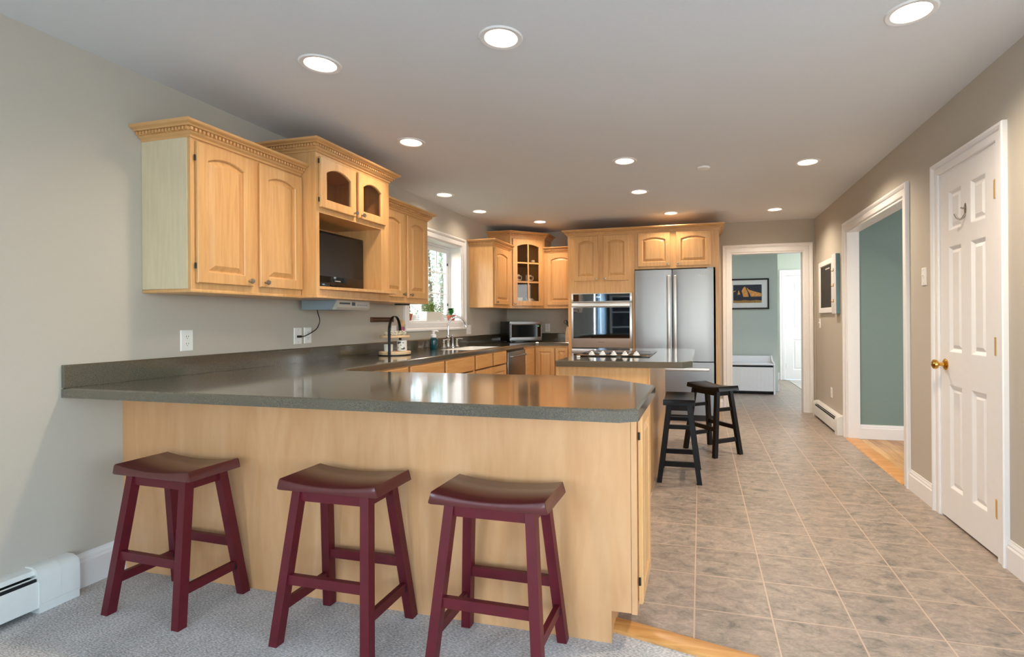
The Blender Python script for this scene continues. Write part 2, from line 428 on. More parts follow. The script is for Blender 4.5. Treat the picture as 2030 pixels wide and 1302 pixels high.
# ---------------------------------------------------------------- mesh builder
class MB:
    def __init__(s, T=None):
        s.bm = bmesh.new(); s.T = T or Matrix(); s.slot = 0
    def _v(s, p): return s.bm.verts.new(s.T @ Vector(p))
    def box(s, a, b, bev=0.0, seg=2):
        t = bmesh.new()
        bmesh.ops.create_cube(t, size=1)
        c = [(a[i] + b[i]) / 2 for i in range(3)]; d = [abs(b[i] - a[i]) for i in range(3)]
        for v in t.verts: v.co = Vector((c[0] + v.co.x * d[0], c[1] + v.co.y * d[1], c[2] + v.co.z * d[2]))
        if bev > 0:
            bmesh.ops.bevel(t, geom=t.edges[:], offset=min(bev, min(d) * 0.45), segments=seg, affect='EDGES', profile=0.5)
        s._merge(t)
    def _merge(s, t):
        mp = {}
        for v in t.verts: mp[v] = s.bm.verts.new(s.T @ v.co)
        for f in t.faces:
            try:
                g = s.bm.faces.new([mp[v] for v in f.verts]); g.material_index = s.slot
            except ValueError: pass
        t.free()
    def loft(s, loops, closed=True, cap0=False, cap1=False):
        R = [[s._v(p) for p in l] for l in loops]
        n = len(R[0])
        for i in range(len(R) - 1):
            for j in range(n if closed else n - 1):
                k = (j + 1) % n
                try:
                    f = s.bm.faces.new((R[i][j], R[i][k], R[i + 1][k], R[i + 1][j])); f.material_index = s.slot
                except ValueError: pass
        for fl, l in ((cap0, R[0]), (cap1, R[-1])):
            if fl:
                try:
                    f = s.bm.faces.new(l); f.material_index = s.slot
                except ValueError: pass
    def prism(s, poly, h0, h1, axis='z'):
        def P(p, h):
            return (p[0], p[1], h) if axis == 'z' else ((h, p[0], p[1]) if axis == 'x' else (p[0], h, p[1]))
        s.loft([[P(p, h0) for p in poly], [P(p, h1) for p in poly]], True, True, True)
    def lathe(s, prof, c=(0, 0, 0), axis=(0, 0, 1), seg=24, cap0=False, cap1=False, sx=1.0, sy=1.0):
        q = Vector((0, 0, 1)).rotation_difference(Vector(axis).normalized()).to_matrix()
        L = []
        for r, z in prof:
            L.append([Vector(c) + q @ Vector((r * sx * math.cos(2 * PI * k / seg), r * sy * math.sin(2 * PI * k / seg), z)) for k in range(seg)])
        s.loft(L, True, cap0, cap1)
    def cyl(s, p0, p1, r0, r1=None, seg=16):
        p0, p1 = Vector(p0), Vector(p1)
        s.lathe([(r0, 0), (r0 if r1 is None else r1, (p1 - p0).length)], p0, p1 - p0, seg, True, True)
    def ball(s, c, r, seg=16, rings=8, sz=1.0):
        prof = [(max(1e-4, r * math.sin(PI * i / rings)), -r * sz * math.cos(PI * i / rings)) for i in range(rings + 1)]
        s.lathe(prof, c, (0, 0, 1), seg)
    def tube(s, pts, r, seg=10, flat=None):
        pts = [Vector(p) for p in pts]
        n = len(pts); L = []
        up = None
        for i in range(n):
            d = (pts[min(i + 1, n - 1)] - pts[max(i - 1, 0)]).normalized()
            if up is None:
                up = Vector((0, 0, 1)) if abs(d.z) < 0.9 else Vector((1, 0, 0))
            x = d.cross(up)
            if x.length < 1e-5: x = d.orthogonal()
            x.normalize(); y = x.cross(d).normalized(); up = y
            rr = r[i] if isinstance(r, (list, tuple)) else r
            if flat:
                L.append([pts[i] + x * a * flat[0] + y * b * flat[1] for a, b in ((1, 1), (-1, 1), (-1, -1), (1, -1))])
            else:
                L.append([pts[i] + x * rr * math.cos(2 * PI * k / seg) + y * rr * math.sin(2 * PI * k / seg) for k in range(seg)])
        s.loft(L, True, True, True)
    def bar(s, p0, p1, w, d, wdir):
        """square bar between two points; ends cut level (in z)"""
        p0, p1 = Vector(p0), Vector(p1); x = Vector(wdir).normalized()
        y = (p1 - p0).normalized().cross(x).normalized()
        if abs((p1 - p0).normalized().z) > 0.6:
            y = Vector((0, 0, 1)).cross(x).normalized()
        L = [[p + x * a * w / 2 + y * b * d / 2 for a, b in ((1, 1), (-1, 1), (-1, -1), (1, -1))] for p in (p0, p1)]
        s.loft(L, True, True, True)
    def holed(s, outer, holes, h0, h1, axis='z', inset=0.0, ins_h=0.0):
        """plate with holes; optional chamfer of the outer top edge"""
        def P(p, h):
            return (p[0], p[1], h) if axis == 'z' else ((h, p[0], p[1]) if axis == 'x' else (p[0], h, p[1]))
        top = offset_poly(outer, inset) if inset else outer
        for lo, h in ((outer, h0), (top, h1)):
            t = bmesh.new(); ed = []
            for l in [lo] + list(holes):
                vs = [t.verts.new(P(p, h)) for p in l]
                for i in range(len(vs)): ed.append(t.edges.new((vs[i], vs[(i + 1) % len(vs)])))
            bmesh.ops.triangle_fill(t, edges=ed, use_beauty=True)
            s._merge(t)
        if inset:
            s.loft([[P(p, h0) for p in outer], [P(p, h1 - ins_h) for p in outer], [P(p, h1) for p in top]])
        else:
            s.loft([[P(p, h0) for p in outer], [P(p, h1) for p in outer]])
        for l in holes:
            s.loft([[P(p, h1) for p in l], [P(p, h0) for p in l]])

def offset_poly(poly, d):
    n = len(poly); A = sum(poly[i][0] * poly[(i + 1) % n][1] - poly[(i + 1) % n][0] * poly[i][1] for i in range(n))
    sg = 1 if A > 0 else -1
    out = []
    for i in range(n):
        a, b, c = Vector(poly[i - 1]).to_2d(), Vector(poly[i]).to_2d(), Vector(poly[(i + 1) % n]).to_2d()
        e1, e2 = (b - a).normalized(), (c - b).normalized()
        n1, n2 = Vector((-e1.y, e1.x)) * sg, Vector((-e2.y, e2.x)) * sg
        m = (n1 + n2); m /= max(0.2, m.dot(n1))
        out.append((b.x + m.x * d, b.y + m.y * d))
    return out

WL = {}
def obj(name, mb, mats, parent=None, local=False, smooth=True, angle=35):
    bm = mb.bm
    off = WL.get(parent, Vector((0, 0, 0))) if parent else Vector((0, 0, 0))
    if parent and not local:
        bmesh.ops.translate(bm, verts=bm.verts[:], vec=-off)
    bmesh.ops.remove_doubles(bm, verts=bm.verts[:], dist=1e-6)
    bmesh.ops.recalc_face_normals(bm, faces=bm.faces[:])
    me = bpy.data.meshes.new(name)
    bm.to_mesh(me); bm.free()
    for m in (mats if isinstance(mats, (list, tuple)) else [mats]): me.materials.append(m)
    if smooth:
        me.polygons.foreach_set('use_smooth', [True] * len(me.polygons))
        me.set_sharp_from_angle(angle=math.radians(angle))
    o = bpy.data.objects.new(name, me); COL.objects.link(o)
    if parent: o.parent = parent
    WL[o] = off.copy()
    return o
def tag(o, label, cat, group=None, kind=None):
    o['label'] = label; o['category'] = cat
    if group: o['group'] = group
    if kind: o['kind'] = kind
    return o
def thing(name, label, cat, loc=(0, 0, 0), rotz=0.0, group=None):
    o = bpy.data.objects.new(name, None); COL.objects.link(o)
    o.empty_display_size = 0.1
    o.location = loc; o.rotation_euler = (0, 0, rotz); WL[o] = Vector(loc)
    return tag(o, label, cat, group)
def struct(name, mb, mats, parent=None, smooth=True):
    o = obj(name, mb, mats, parent, smooth=smooth)
    if not parent: o['kind'] = 'structure'
    return o
def dup(root, loc, rotz, label, group=None, name=None):
    r = root.copy(); COL.objects.link(r); r.location = loc; r.rotation_euler = (0, 0, rotz)
    r['label'] = label
    if group: r['group'] = group
    for ch in list(root.children):
        c = ch.copy(); COL.objects.link(c); c.parent = r
        for g in ch.children:
            d = g.copy(); COL.objects.link(d); d.parent = c
    return r
def frame(o, u, w):
    """matrix whose x axis is u, z axis is w (outward), y axis is up"""
    u, w = Vector(u).normalized(), Vector(w).normalized(); v = w.cross(u)
    return Matrix(((u.x, v.x, w.x, o[0]), (u.y, v.y, w.y, o[1]), (u.z, v.z, w.z, o[2]), (0, 0, 0, 1)))
def text_into(mb, txt, size, T, depth=0.0006):
    c = bpy.data.curves.new('t', 'FONT'); c.body = txt; c.size = size; c.extrude = depth; c.resolution_u = 2
    c.align_x = 'CENTER'; c.align_y = 'CENTER'
    o = bpy.data.objects.new('t', c); COL.objects.link(o)
    dg = bpy.context.evaluated_depsgraph_get()
    me = bpy.data.meshes.new_from_object(o.evaluated_get(dg))
    t = bmesh.new(); t.from_mesh(me)
    keep = mb.T; mb.T = T; mb._merge(t); mb.T = keep
    bpy.data.objects.remove(o); bpy.data.curves.remove(c); bpy.data.meshes.remove(me)

# ---------------------------------------------------------------- constants of the place
XL, XR, YB, ZC = -2.73, 1.405, 7.02, 2.44
ZT = 0.90          # worktop height
CARPET_Z = -0.012

# ================================================================ SETTING
# ceiling with the openings of the recessed lights
LAMPS = [(-1.783, 2.118), (-0.848, 2.132), (0.847, 2.394), (-1.956, 3.210), (-0.571, 4.040), (0.842, 4.466),
         (-2.456, 4.634), (-2.444, 5.451), (-0.572, 5.051), (-0.327, 6.17), (-1.97, 6.24), (0.838, 6.30)]
LAMP_LABEL = ['recessed ceiling light above the left stool, in front of the double wall cabinet',
              'recessed ceiling light with visible bulb, at top centre above the middle stool',
              'large recessed ceiling light at the top right, nearest the camera',
              'recessed ceiling light beside the crown of the television cabinet',
              'recessed ceiling light over the near end of the island',
              'recessed ceiling light between the smoke detector and the right wall',
              'small recessed ceiling light left of the sink window, near the left wall',
              'small recessed ceiling light right of the sink window, near the left wall',
              'recessed ceiling light over the far end of the island',
              'recessed ceiling light just in front of the refrigerator cabinet crown',
              'recessed ceiling light in front of the corner glass cabinet',
              'recessed ceiling light in front of the far doorway, by the back wall']
def circle(c, r, n=32): return [(c[0] + r * math.cos(2 * PI * k / n), c[1] + r * math.sin(2 * PI * k / n)) for k in range(n)]
mb = MB()
mb.holed([(XL - 0.2, -3.2), (3.75, -3.2), (3.75, 1.95), (XR + 0.12, 1.95), (XR + 0.12, YB + 0.12), (XL - 0.2, YB + 0.12)],
         [circle(l, 0.073) for l in LAMPS], ZC, ZC + 0.02)
struct('ceiling', mb, ceiling_paint, smooth=False)
mb = MB(); mb.box((0.0, YB + 0.121, ZC), (4.2, 11.2, ZC + 0.05)); struct('ceiling', mb, ceiling_paint)
mb = MB(); mb.box((XR + 0.121, 2.0, ZC), (4.4, 5.8, ZC + 0.05)); struct('ceiling', mb, ceiling_paint)

# floors
STRIP_A, STRIP_B = (-0.345, 2.024), (1.42, 1.632)
mb = MB(); mb.prism([(XL - 0.2, 2.1), (-0.345, 2.1), (-0.345, 2.0), (1.42, 1.61), (XR + 0.1, 1.61), (XR + 0.1, YB + 0.12), (XL - 0.2, YB + 0.12)], -0.06, 0.0)
struct('floor', mb, floor_tile, smooth=False)
mb = MB(); mb.box((-0.2, YB + 0.12, -0.06), (4.2, 11.2, 0.0)); struct('floor', mb, floor_tile)
mb = MB(); mb.prism([(XL - 0.2, -3.2), (3.75, -3.2), (3.75, 1.7), (1.42, 1.58), (-0.345, 1.97), (-0.345, 2.1), (XL - 0.2, 2.1)], -0.08, CARPET_Z)
struct('floor', mb, carpet, smooth=False)
mb = MB(); mb.box((XR + 0.10, 1.95, -0.06), (4.4, 5.8, -0.002)); struct('floor', mb, plank_floor)
mb = MB(); mb.prism([(1.63, 8.8), (1.63, 10.45), (1.52, 10.66), (4.2, 10.66), (4.2, 8.8)], 0.0, 0.008)
struct('floor', mb, carpet, smooth=False)
# oak threshold between tile and carpet, and the one in the side opening
d = Vector((STRIP_B[0] - STRIP_A[0], STRIP_B[1] - STRIP_A[1])).normalized(); nn = Vector((d.y, -d.x)) * 0.075
mb = MB()
A, B = Vector(STRIP_A), Vector(STRIP_B)
L = []
for P in (A, B):
    L.append([(P.x, P.y, -0.02), (P.x, P.y, 0.004), (P.x + nn.x * 0.15, P.y + nn.y * 0.15, 0.008), (P.x + nn.x * 0.75, P.y + nn.y * 0.75, 0.008),
              (P.x + nn.x, P.y + nn.y, 0.0), (P.x + nn.x, P.y + nn.y, -0.02)])
mb.loft(L, True, True, True)
struct('trim_1', mb, oak_strip)
OP = (4.110, 5.585, 2.045)                # side opening in the right wall
mb = MB()
mb.prism([(XR - 0.03, -0.002), (XR - 0.012, 0.010), (XR + 0.09, 0.010), (XR + 0.105, -0.001)], OP[0] + 0.001, OP[1] - 0.001, axis='y')
o = struct('trim_2', mb, oak_strip)

# walls -----------------------------------------------------------
WIN = (4.41, 5.557, 1.172, 2.062)       # y0 y1 z0 z1 of the sink window opening
mb = MB()
LW = (-2.05, -0.85, 0.65, 2.1)          # dining window in the left wall, behind the camera
mb.holed([(-3.2, -0.06), (YB + 0.12, -0.06), (YB + 0.12, ZC), (-3.2, ZC)],
         [[(WIN[0], WIN[2]), (WIN[1], WIN[2]), (WIN[1], WIN[3]), (WIN[0], WIN[3])],
          [(LW[0], LW[2]), (LW[1], LW[2]), (LW[1], LW[3]), (LW[0], LW[3])]], XL - 0.2, XL, axis='x')
struct('wall_left', mb, wall_paint, smooth=False)
DW = (0.386, 1.275, 2.045)              # doorway in the back wall
mb = MB()
mb.prism([(XL - 0.2, -0.06), (DW[0], -0.06), (DW[0], DW[2]), (DW[1], DW[2]), (DW[1], -0.06), (XR + 0.12, -0.06), (XR + 0.12, ZC), (XL - 0.2, ZC)], YB, YB + 0.12, axis='y')
struct('wall_back', mb, wall_paint, smooth=False)
OP = (4.110, 5.585, 2.045)                # side opening in the right wall
D1 = (2.930, 3.558, 2.040)              # closet door opening
mb = MB()
mb.prism([(1.95, -0.06), (D1[0], -0.06), (D1[0], D1[2]), (D1[1], D1[2]), (D1[1], -0.06), (OP[0], -0.06), (OP[0], OP[2]), (OP[1], OP[2]), (OP[1], -0.06),
          (YB, -0.06), (YB, ZC), (1.95, ZC)], XR, XR + 0.10, axis='x')
struct('wall_right', mb, wall_paint, smooth=False)
# dining end behind the camera
mb = MB()
mb.holed([(XL - 0.2, -0.06), (3.75, -0.06), (3.75, ZC), (XL - 0.2, ZC)], [[(0.8, 0.5), (3.2, 0.5), (3.2, 2.25), (0.8, 2.25)], [(-1.5, 0.25), (-0.9, 0.25), (-0.9, 2.15), (-1.5, 2.15)]], -3.15, -3.0, axis='y')
struct('wall_rear', mb, wall_paint, smooth=False)
mb = MB()
mb.holed([(-3.0, -0.06), (1.95, -0.06), (1.95, ZC), (-3.0, ZC)], [[(-1.85, 0.5), (0.75, 0.5), (0.75, 2.25), (-1.85, 2.25)]], 3.6, 3.75, axis='x')
struct('wall_dining_side', mb, wall_paint, smooth=False)
mb = MB(); mb.box((XR + 0.101, 1.80, -0.06), (3.75, 1.949, ZC)); struct('wall_dining_return', mb, wall_paint)
# side room with the teal wall, closet behind the door
mb = MB(); mb.box((XR + 0.101, 5.605, -0.05), (4.4, 5.72, ZC)); struct('wall_side_room', mb, teal_paint)
mb = MB(); mb.box((4.3, 1.951, -0.05), (4.4, 5.604, ZC)); struct('wall_side_room_far', mb, teal_paint)
mb = MB(); mb.box((XR + 0.6, 2.5, -0.05), (XR + 0.65, 3.95, ZC)); mb.box((XR + 0.101, 3.95, -0.05), (XR + 0.65, 4.0, ZC)); mb.box((XR + 0.101, 2.45, -0.05), (XR + 0.65, 2.5, ZC))
struct('wall_closet', mb, wall_paint)
# hall
mb = MB(); mb.box((-0.2, 8.97, -0.05), (1.228, 9.09, ZC)); struct('wall_hall', mb, sage_paint)
mb = MB(); mb.box((1.10, 9.091, -0.05), (1.228, 10.66, ZC)); struct('wall_hall_side', mb, sage_paint)
HD = (1.585, 2.40, 2.03)
mb = MB(); mb.prism([(1.10, -0.05), (HD[0], -0.05), (HD[0], HD[2]), (HD[1], HD[2]), (HD[1], -0.05), (4.2, -0.05), (4.2, ZC), (1.10, ZC)], 10.661, 10.78, axis='y')
struct('wall_hall_end', mb, sage_paint, smooth=False)
mb = MB(); mb.box((-0.2, YB + 0.121, -0.05), (-0.1, 8.969, ZC)); struct('wall_hall_left', mb, sage_paint)
mb = MB(); mb.box((3.1, YB + 0.121, -0.05), (3.2, 10.66, ZC)); struct('wall_hall_right', mb, sage_paint)

# baseboards
def baseboard(name, p0, p1, out, h=0.125, t=0.016, z=0.0):
    mb = MB(); p0, p1, n = Vector(p0), Vector(p1), Vector(out)
    prof = [(0, 0), (t, 0), (t, h * 0.74), (t * 0.72, h * 0.8), (t * 0.72, h * 0.86), (t * 0.4, h * 0.95), (t * 0.4, h), (0, h)]
    mb.loft([[(p.x + n.x * a, p.y + n.y * a, z + b) for a, b in prof] for p in (p0, p1)], True, True, True)
    return struct(name, mb, white_paint, smooth=False)
baseboard('baseboard_left', (XL, 1.646), (XL, 1.878), (1, 0), 0.155, z=CARPET_Z)
baseboard('baseboard_right', (XR, 3.635), (XR, 4.023), (-1, 0), 0.14)
baseboard('baseboard_right_near', (XR, 1.96), (XR, 2.853), (-1, 0), 0.14)
baseboard('baseboard_right_far', (XR, 5.672), (XR, 5.70), (-1, 0), 0.14)
baseboard('baseboard_side_room', (XR + 0.105, 5.605), (4.2, 5.605), (0, -1), 0.14)
baseboard('baseboard_back', (0.226, YB), (0.287, YB), (0, -1), 0.14)
baseboard('baseboard_hall', (1.228, 8.985), (1.228, 10.65), (1, 0), 0.14)
baseboard('baseboard_hall_end', (1.245, 10.661), (1.485, 10.661), (0, -1), 0.14)

# casings ---------------------------------------------------------
CAS = [(0, 0), (0, 0.012), (0.006, 0.016), (0.05, 0.016), (0.058, 0.010), (0.064, 0.018), (0.078, 0.026), (0.094, 0.026), (0.098, 0.020), (0.098, 0)]
def casing(name, pts, T, prof=CAS, w=0.098, closed=False):
    """pts: inner edge path in (u,v); profile grows outward (to the left of the path)"""
    mb = MB(T); n = len(pts); L = []
    for i in range(n):
        p = Vector(pts[i]).to_2d()
        if closed or 0 < i < n - 1:
            a, c = Vector(pts[i - 1]).to_2d(), Vector(pts[(i + 1) % n]).to_2d()
            e1, e2 = (p - a).normalized(), (c - p).normalized()
            m = Vector((-e1.y, e1.x)) + Vector((-e2.y, e2.x)); m /= m.dot(Vector((-e1.y, e1.x)))
        else:
            e = (Vector(pts[1]) - Vector(pts[0])).to_2d().normalized() if i == 0 else (Vector(pts[-1]) - Vector(pts[-2])).to_2d().normalized()
            m = Vector((-e.y, e.x))
        s = w / 0.098
        L.append([(p.x + m.x * a * s, p.y + m.y * a * s, b) for a, b in prof])
    if closed: L.append(L[0])
    mb.loft(L, True, not closed, not closed)
    return struct(name, mb, white_paint, smooth=False)
# right wall faces -x: seen from the room u runs along -y
FR = frame((XR, 0, 0), (0, -1, 0), (-1, 0, 0))
casing('trim_3', [(-D1[1] - 0.0, 0), (-D1[1], D1[2]), (-D1[0], D1[2]), (-D1[0], 0)], FR, w=0.075)
casing('trim_4', [(-OP[1], 0), (-OP[1], OP[2]), (-OP[0], OP[2]), (-OP[0], 0)], FR, w=0.085)
FB = frame((0, YB, 0), (1, 0, 0), (0, -1, 0))
casing('trim_5', [(DW[0], 0), (DW[0], DW[2]), (DW[1], DW[2]), (DW[1], 0)], FB, w=0.100)
FH = frame((0, 10.661, 0), (1, 0, 0), (0, -1, 0))
casing('trim_6', [(HD[0], 0), (HD[0], HD[2]), (HD[1], HD[2]), (HD[1], 0)], FH, w=0.095)
FL = frame((XL, 0, 0), (0, 1, 0), (1, 0, 0))
casing('trim_7', [(WIN[0], WIN[2]), (WIN[0], WIN[3]), (WIN[1], WIN[3]), (WIN[1], WIN[2])], FL, w=0.088, closed=True)
# jamb linings
def lining(name, y0, y1, z1, x0, x1, t=0.018, axis='x', sill=None):
    mb = MB()
    if axis == 'x':
        mb.box((x0, y0, 0), (x1, y0 + t, z1 - t)); mb.box((x0, y1 - t, 0), (x1, y1, z1 - t)); mb.box((x0, y0, z1 - t), (x1, y1, z1))
    else:
        mb.box((y0, x0, 0), (y0 + t, x1, z1 - t)); mb.box((y1 - t, x0, 0), (y1, x1, z1 - t)); mb.box((y0, x0, z1 - t), (y1, x1, z1))
    return struct(name, mb, white_paint)
lining('trim_8', OP[0], OP[1], OP[2], XR - 0.004, XR + 0.104)
lining('trim_9', DW[0], DW[1], DW[2], YB - 0.004, YB + 0.124, axis='y')
lining('trim_10', D1[0], D1[1], D1[2], XR - 0.004, XR + 0.104, t=0.012)
mb = MB()
t = 0.016
mb.box((XL - 0.19, WIN[0], WIN[2]), (XL + 0.002, WIN[1], WIN[2] + t)); mb.box((XL - 0.19, WIN[0], WIN[3] - t), (XL + 0.002, WIN[1], WIN[3]))
mb.box((XL - 0.19, WIN[0], WIN[2] + t), (XL + 0.002, WIN[0] + t, WIN[3] - t)); mb.box((XL - 0.19, WIN[1] - t, WIN[2] + t), (XL + 0.002, WIN[1], WIN[3] - t))
struct('trim_11', mb, white_paint)

# sink window: two casement sashes with grilles
def sash(name, y0, y1, z0, z1, x, cols, rows, st=0.045):
    mb = MB(); d = 0.018
    mb.box((x - d, y0, z0), (x + d, y0 + st, z1)); mb.box((x - d, y1 - st, z0), (x + d, y1, z1))
    mb.box((x - d, y0 + st, z0), (x + d, y1 - st, z0 + st)); mb.box((x - d, y0 + st, z1 - st), (x + d, y1 - st, z1))
    for i in range(1, cols):
        yy = y0 + st + (y1 - y0 - 2 * st) * i / cols; mb.box((x - 0.006, yy - 0.008, z0 + st), (x + 0.006, yy + 0.008, z1 - st))
    for i in range(1, rows):
        zz = z0 + st + (z1 - z0 - 2 * st) * i / rows; mb.box((x - 0.0061, y0 + st, zz - 0.008), (x + 0.0061, y1 - st, zz + 0.008))
    o = struct(name, mb, white_paint, smooth=False)
    g = MB(); g.box((x - 0.002, y0 + st - 0.004, z0 + st - 0.004), (x + 0.002, y1 - st + 0.004, z1 - st + 0.004)); obj('window_pane', g, pane, o)
    return o
wa, wb, zc0, zc1 = WIN[0] + 0.02, WIN[1] - 0.02, WIN[2] + 0.02, WIN[3] - 0.02
s1 = sash('window_1', wa + 0.02, 4.955, zc0 + 0.02, zc1 - 0.02, XL - 0.17, 2, 3)
s2 = sash('window_2', 5.015, wb - 0.02, zc0 + 0.02, zc1 - 0.02, XL - 0.17, 2, 3)
for s_, yy in ((s2, wb - 0.045), (s1, wa + 0.045)):
    h = MB()
    for z in (1.36, 1.83): h.box((XL - 0.153, yy - 0.006, z), (XL - 0.143, yy + 0.006, z + 0.03), 0.002)
    obj('latch', h, black_metal, s_)
mb = MB()
mb.box((XL - 0.198, wa - 0.002, zc0 - 0.002), (XL - 0.14, wb + 0.002, zc0 + 0.018)); mb.box((XL - 0.198, wa - 0.002, zc1 - 0.018), (XL - 0.14, wb + 0.002, zc1 + 0.002))
for y in (wa, 4.957, wb - 0.018): mb.box((XL - 0.198, y, zc0 + 0.018), (XL - 0.14, y + (0.056 if 4.9 < y < 5 else 0.018), zc1 - 0.018))
struct('trim_12', mb, white_paint)
# dining windows (behind the camera, seen only in reflections)
def big_window(name, T, w, h, cols):
    mb = MB(T)
    mb.box((0, 0, -0.05), (0.07, h, 0.0)); mb.box((w - 0.07, 0, -0.05), (w, h, 0)); mb.box((0.07, 0, -0.05), (w - 0.07, 0.07, 0)); mb.box((0.07, h - 0.07, -0.05), (w - 0.07, h, 0))
    for i in range(1, cols): mb.box((w * i / cols - 0.04, 0.07, -0.05), (w * i / cols + 0.04, h - 0.07, 0))
    return struct(name, mb, white_paint)
big_window('window_3', frame((3.2, -3.03, 0.5), (-1, 0, 0), (0, 1, 0)), 2.4, 1.75, 3)
big_window('added_window', frame((-0.9, -3.03, 0.25), (-1, 0, 0), (0, 1, 0)), 0.6, 1.9, 1)  # added narrow window, placed so the refrigerator door reflects a streak
big_window('window_4', frame((3.63, 0.75, 0.5), (0, -1, 0), (-1, 0, 0)), 2.6, 1.75, 3)
big_window('window_5', frame((XL - 0.03, LW[0], LW[2]), (0, 1, 0), (1, 0, 0)), LW[1] - LW[0], LW[3] - LW[2], 2)

# six panel doors -------------------------------------------------
def six_panel(mb, W, H, t):
    s, m = 0.1 * W / 0.6, 0.10 * W / 0.6
    pw = (W - 2 * s - m) / 2
    rows = [(0.185, 0.792), (0.982, 1.60), (1.692, 1.925)]
    rows = [(a * H / 2.04, b * H / 2.04) for a, b in rows]
    xs = [(s, s + pw), (s + pw + m, W - s)]
    mb.box((0, 0, 0), (s, H, t)); mb.box((W - s, 0, 0), (W, H, t))
    mb.box((s + pw, 0, 0), (s + pw + m, H, t))
    zs = [0] + [z for r in rows for z in r] + [H]
    for x0, x1 in xs:
        for i in range(0, len(zs), 2): mb.box((x0, zs[i], 0), (x1, zs[i + 1], t))
        for z0, z1 in rows:
            def R(d, w): return [(x0 + d, z0 + d, w), (x1 - d, z0 + d, w), (x1 - d, z1 - d, w), (x0 + d, z1 - d, w)]
            mb.loft([R(0, t), R(0.004, t - 0.001), R(0.020, t - 0.013), R(0.024, t - 0.013), R(0.042, t - 0.005)], True, False, True)
            mb.box((x0, z0, 0), (x1, z1, 0.008))
TD = frame((XR + 0.033, D1[1] - 0.014, 0.012), (0, -1, 0), (-1, 0, 0))
mb = MB(TD); DWd = D1[1] - D1[0] - 0.028; six_panel(mb, DWd, 2.02, 0.036)
door1 = struct('door_1', mb, white_paint, smooth=False)
for z in (1.80, 1.03, 0.235):
    h = MB(TD); h.cyl((DWd + 0.004, z - 0.045, 0.040), (DWd + 0.004, z + 0.045, 0.040), 0.0065, seg=10)
    for k in (-0.0455, 0.0405): h.cyl((DWd + 0.004, z + k, 0.040), (DWd + 0.004, z + k + 0.005, 0.040), 0.0078, seg=10)
    h.box((DWd - 0.022, z - 0.045, 0.0362), (DWd + 0.002, z + 0.045, 0.0385)); obj('hinge', h, brass_satin, door1)
k = MB(TD)
k.lathe([(0.001, 0.0), (0.033, 0.0), (0.034, 0.004), (0.026, 0.010), (0.012, 0.014), (0.009, 0.03), (0.012, 0.038), (0.024, 0.044), (0.029, 0.054), (0.027, 0.064), (0.016, 0.071), (0.001, 0.073)], (0.055, 0.897, 0.036), (0, 0, 1), 24)
obj('door_knob', k, brass, door1)
k = MB(TD)
k.lathe([(0.001, 0), (0.012, 0.0), (0.012, 0.003), (0.001, 0.005)], (0.300, 1.765, 0.036), (0, 0, 1), 16, sy=2.6)
k.tube([(0.300, 1.737, 0.038), (0.300, 1.717, 0.048), (0.300, 1.707, 0.062), (0.300, 1.717, 0.078), (0.300, 1.740, 0.088)], [0.006, 0.006, 0.006, 0.0055, 0.005], 10)
k.tube([(0.300, 1.772, 0.038), (0.300, 1.767, 0.050), (0.300, 1.772, 0.060)], [0.005, 0.005, 0.0045], 10)
obj('coat_hook', k, nickel, door1)
TH = frame((HD[0] + 0.016, 10.715, 0.012), (1, 0, 0), (0, -1, 0))
mb = MB(TH); six_panel(mb, HD[1] - HD[0] - 0.032, 2.0, 0.036)
door2 = struct('door_2', mb, white_paint, smooth=False)
for z in (1.76, 1.03, 0.26):
    h = MB(TH); h.cyl((-0.004, z - 0.045, 0.042), (-0.004, z + 0.045, 0.042), 0.007, seg=10); obj('hinge', h, nickel, door2)
lining('trim_13', HD[0], HD[1], HD[2], 10.655, 10.78, t=0.012, axis='y')

# baseboard heaters ----------------------------------------------
def heater(name, label, y0, y1, xw, sgn, z, h, d, caps):
    t = thing(name, label, 'heater', (xw + sgn * d / 2, (y0 + y1) / 2, z))
    def P(a, b): return (xw + sgn * a * d, z + b * h)
    def run(prof, ya, yb, nm, m):
        mb = MB(); mb.loft([[(P(a, b)[0], y, P(a, b)[1]) for a, b in prof] for y in (ya, yb)], True, True, True)
        return obj(nm, mb, m, t)
    run([(0.0, 0.0), (0.04, 0), (0.04, 0.97), (0.35, 0.97), (0.55, 0.93), (0.62, 0.86), (0.66, 0.87), (0.58, 0.97), (0.36, 1.0), (0.0, 1.0)], y0, y1, 'back_plate', cream_metal)
    run([(0.10, 0.12), (0.80, 0.12), (0.80, 0.78), (0.10, 0.78)], y0 + 0.02, y1 - 0.02, 'fin_block', dark_slot)
    run([(0.86, 0.16), (0.93, 0.13), (0.93, 0.70), (0.90, 0.74), (0.86, 0.72)], y0, y1, 'front_cover', cream_metal)
    run([(0.74, 0.79), (0.80, 0.815), (0.79, 0.835), (0.73, 0.81)], y0, y1, 'damper', cream_metal)
    for k, (ya, yb) in enumerate(caps):
        q = 1.0 - 0.02 * k
        run([(0.0, 0.0), (0.955 * q, 0.0), (0.955 * q, 0.20), (0.985 * q, 0.21), (0.985 * q, 0.78), (0.90, 0.90), (0.75, 0.98 * q), (0.5, 1.03 * q), (0, 1.03 * q)], ya, yb, 'end_cap', cream_metal)
    return t
heater('baseboard_heater', 'white baseboard heater low on the left wall above the grey carpet', -2.6, 1.642, XL, 1, CARPET_Z, 0.180, 0.085, [(1.50, 1.575), (1.575, 1.644)])
heater('baseboard_heater', 'white baseboard heater on the right wall beside the far doorway', 5.72, 6.84, XR, -1, 0.0, 0.185, 0.075, [(5.70, 5.80), (6.78, 6.86)])

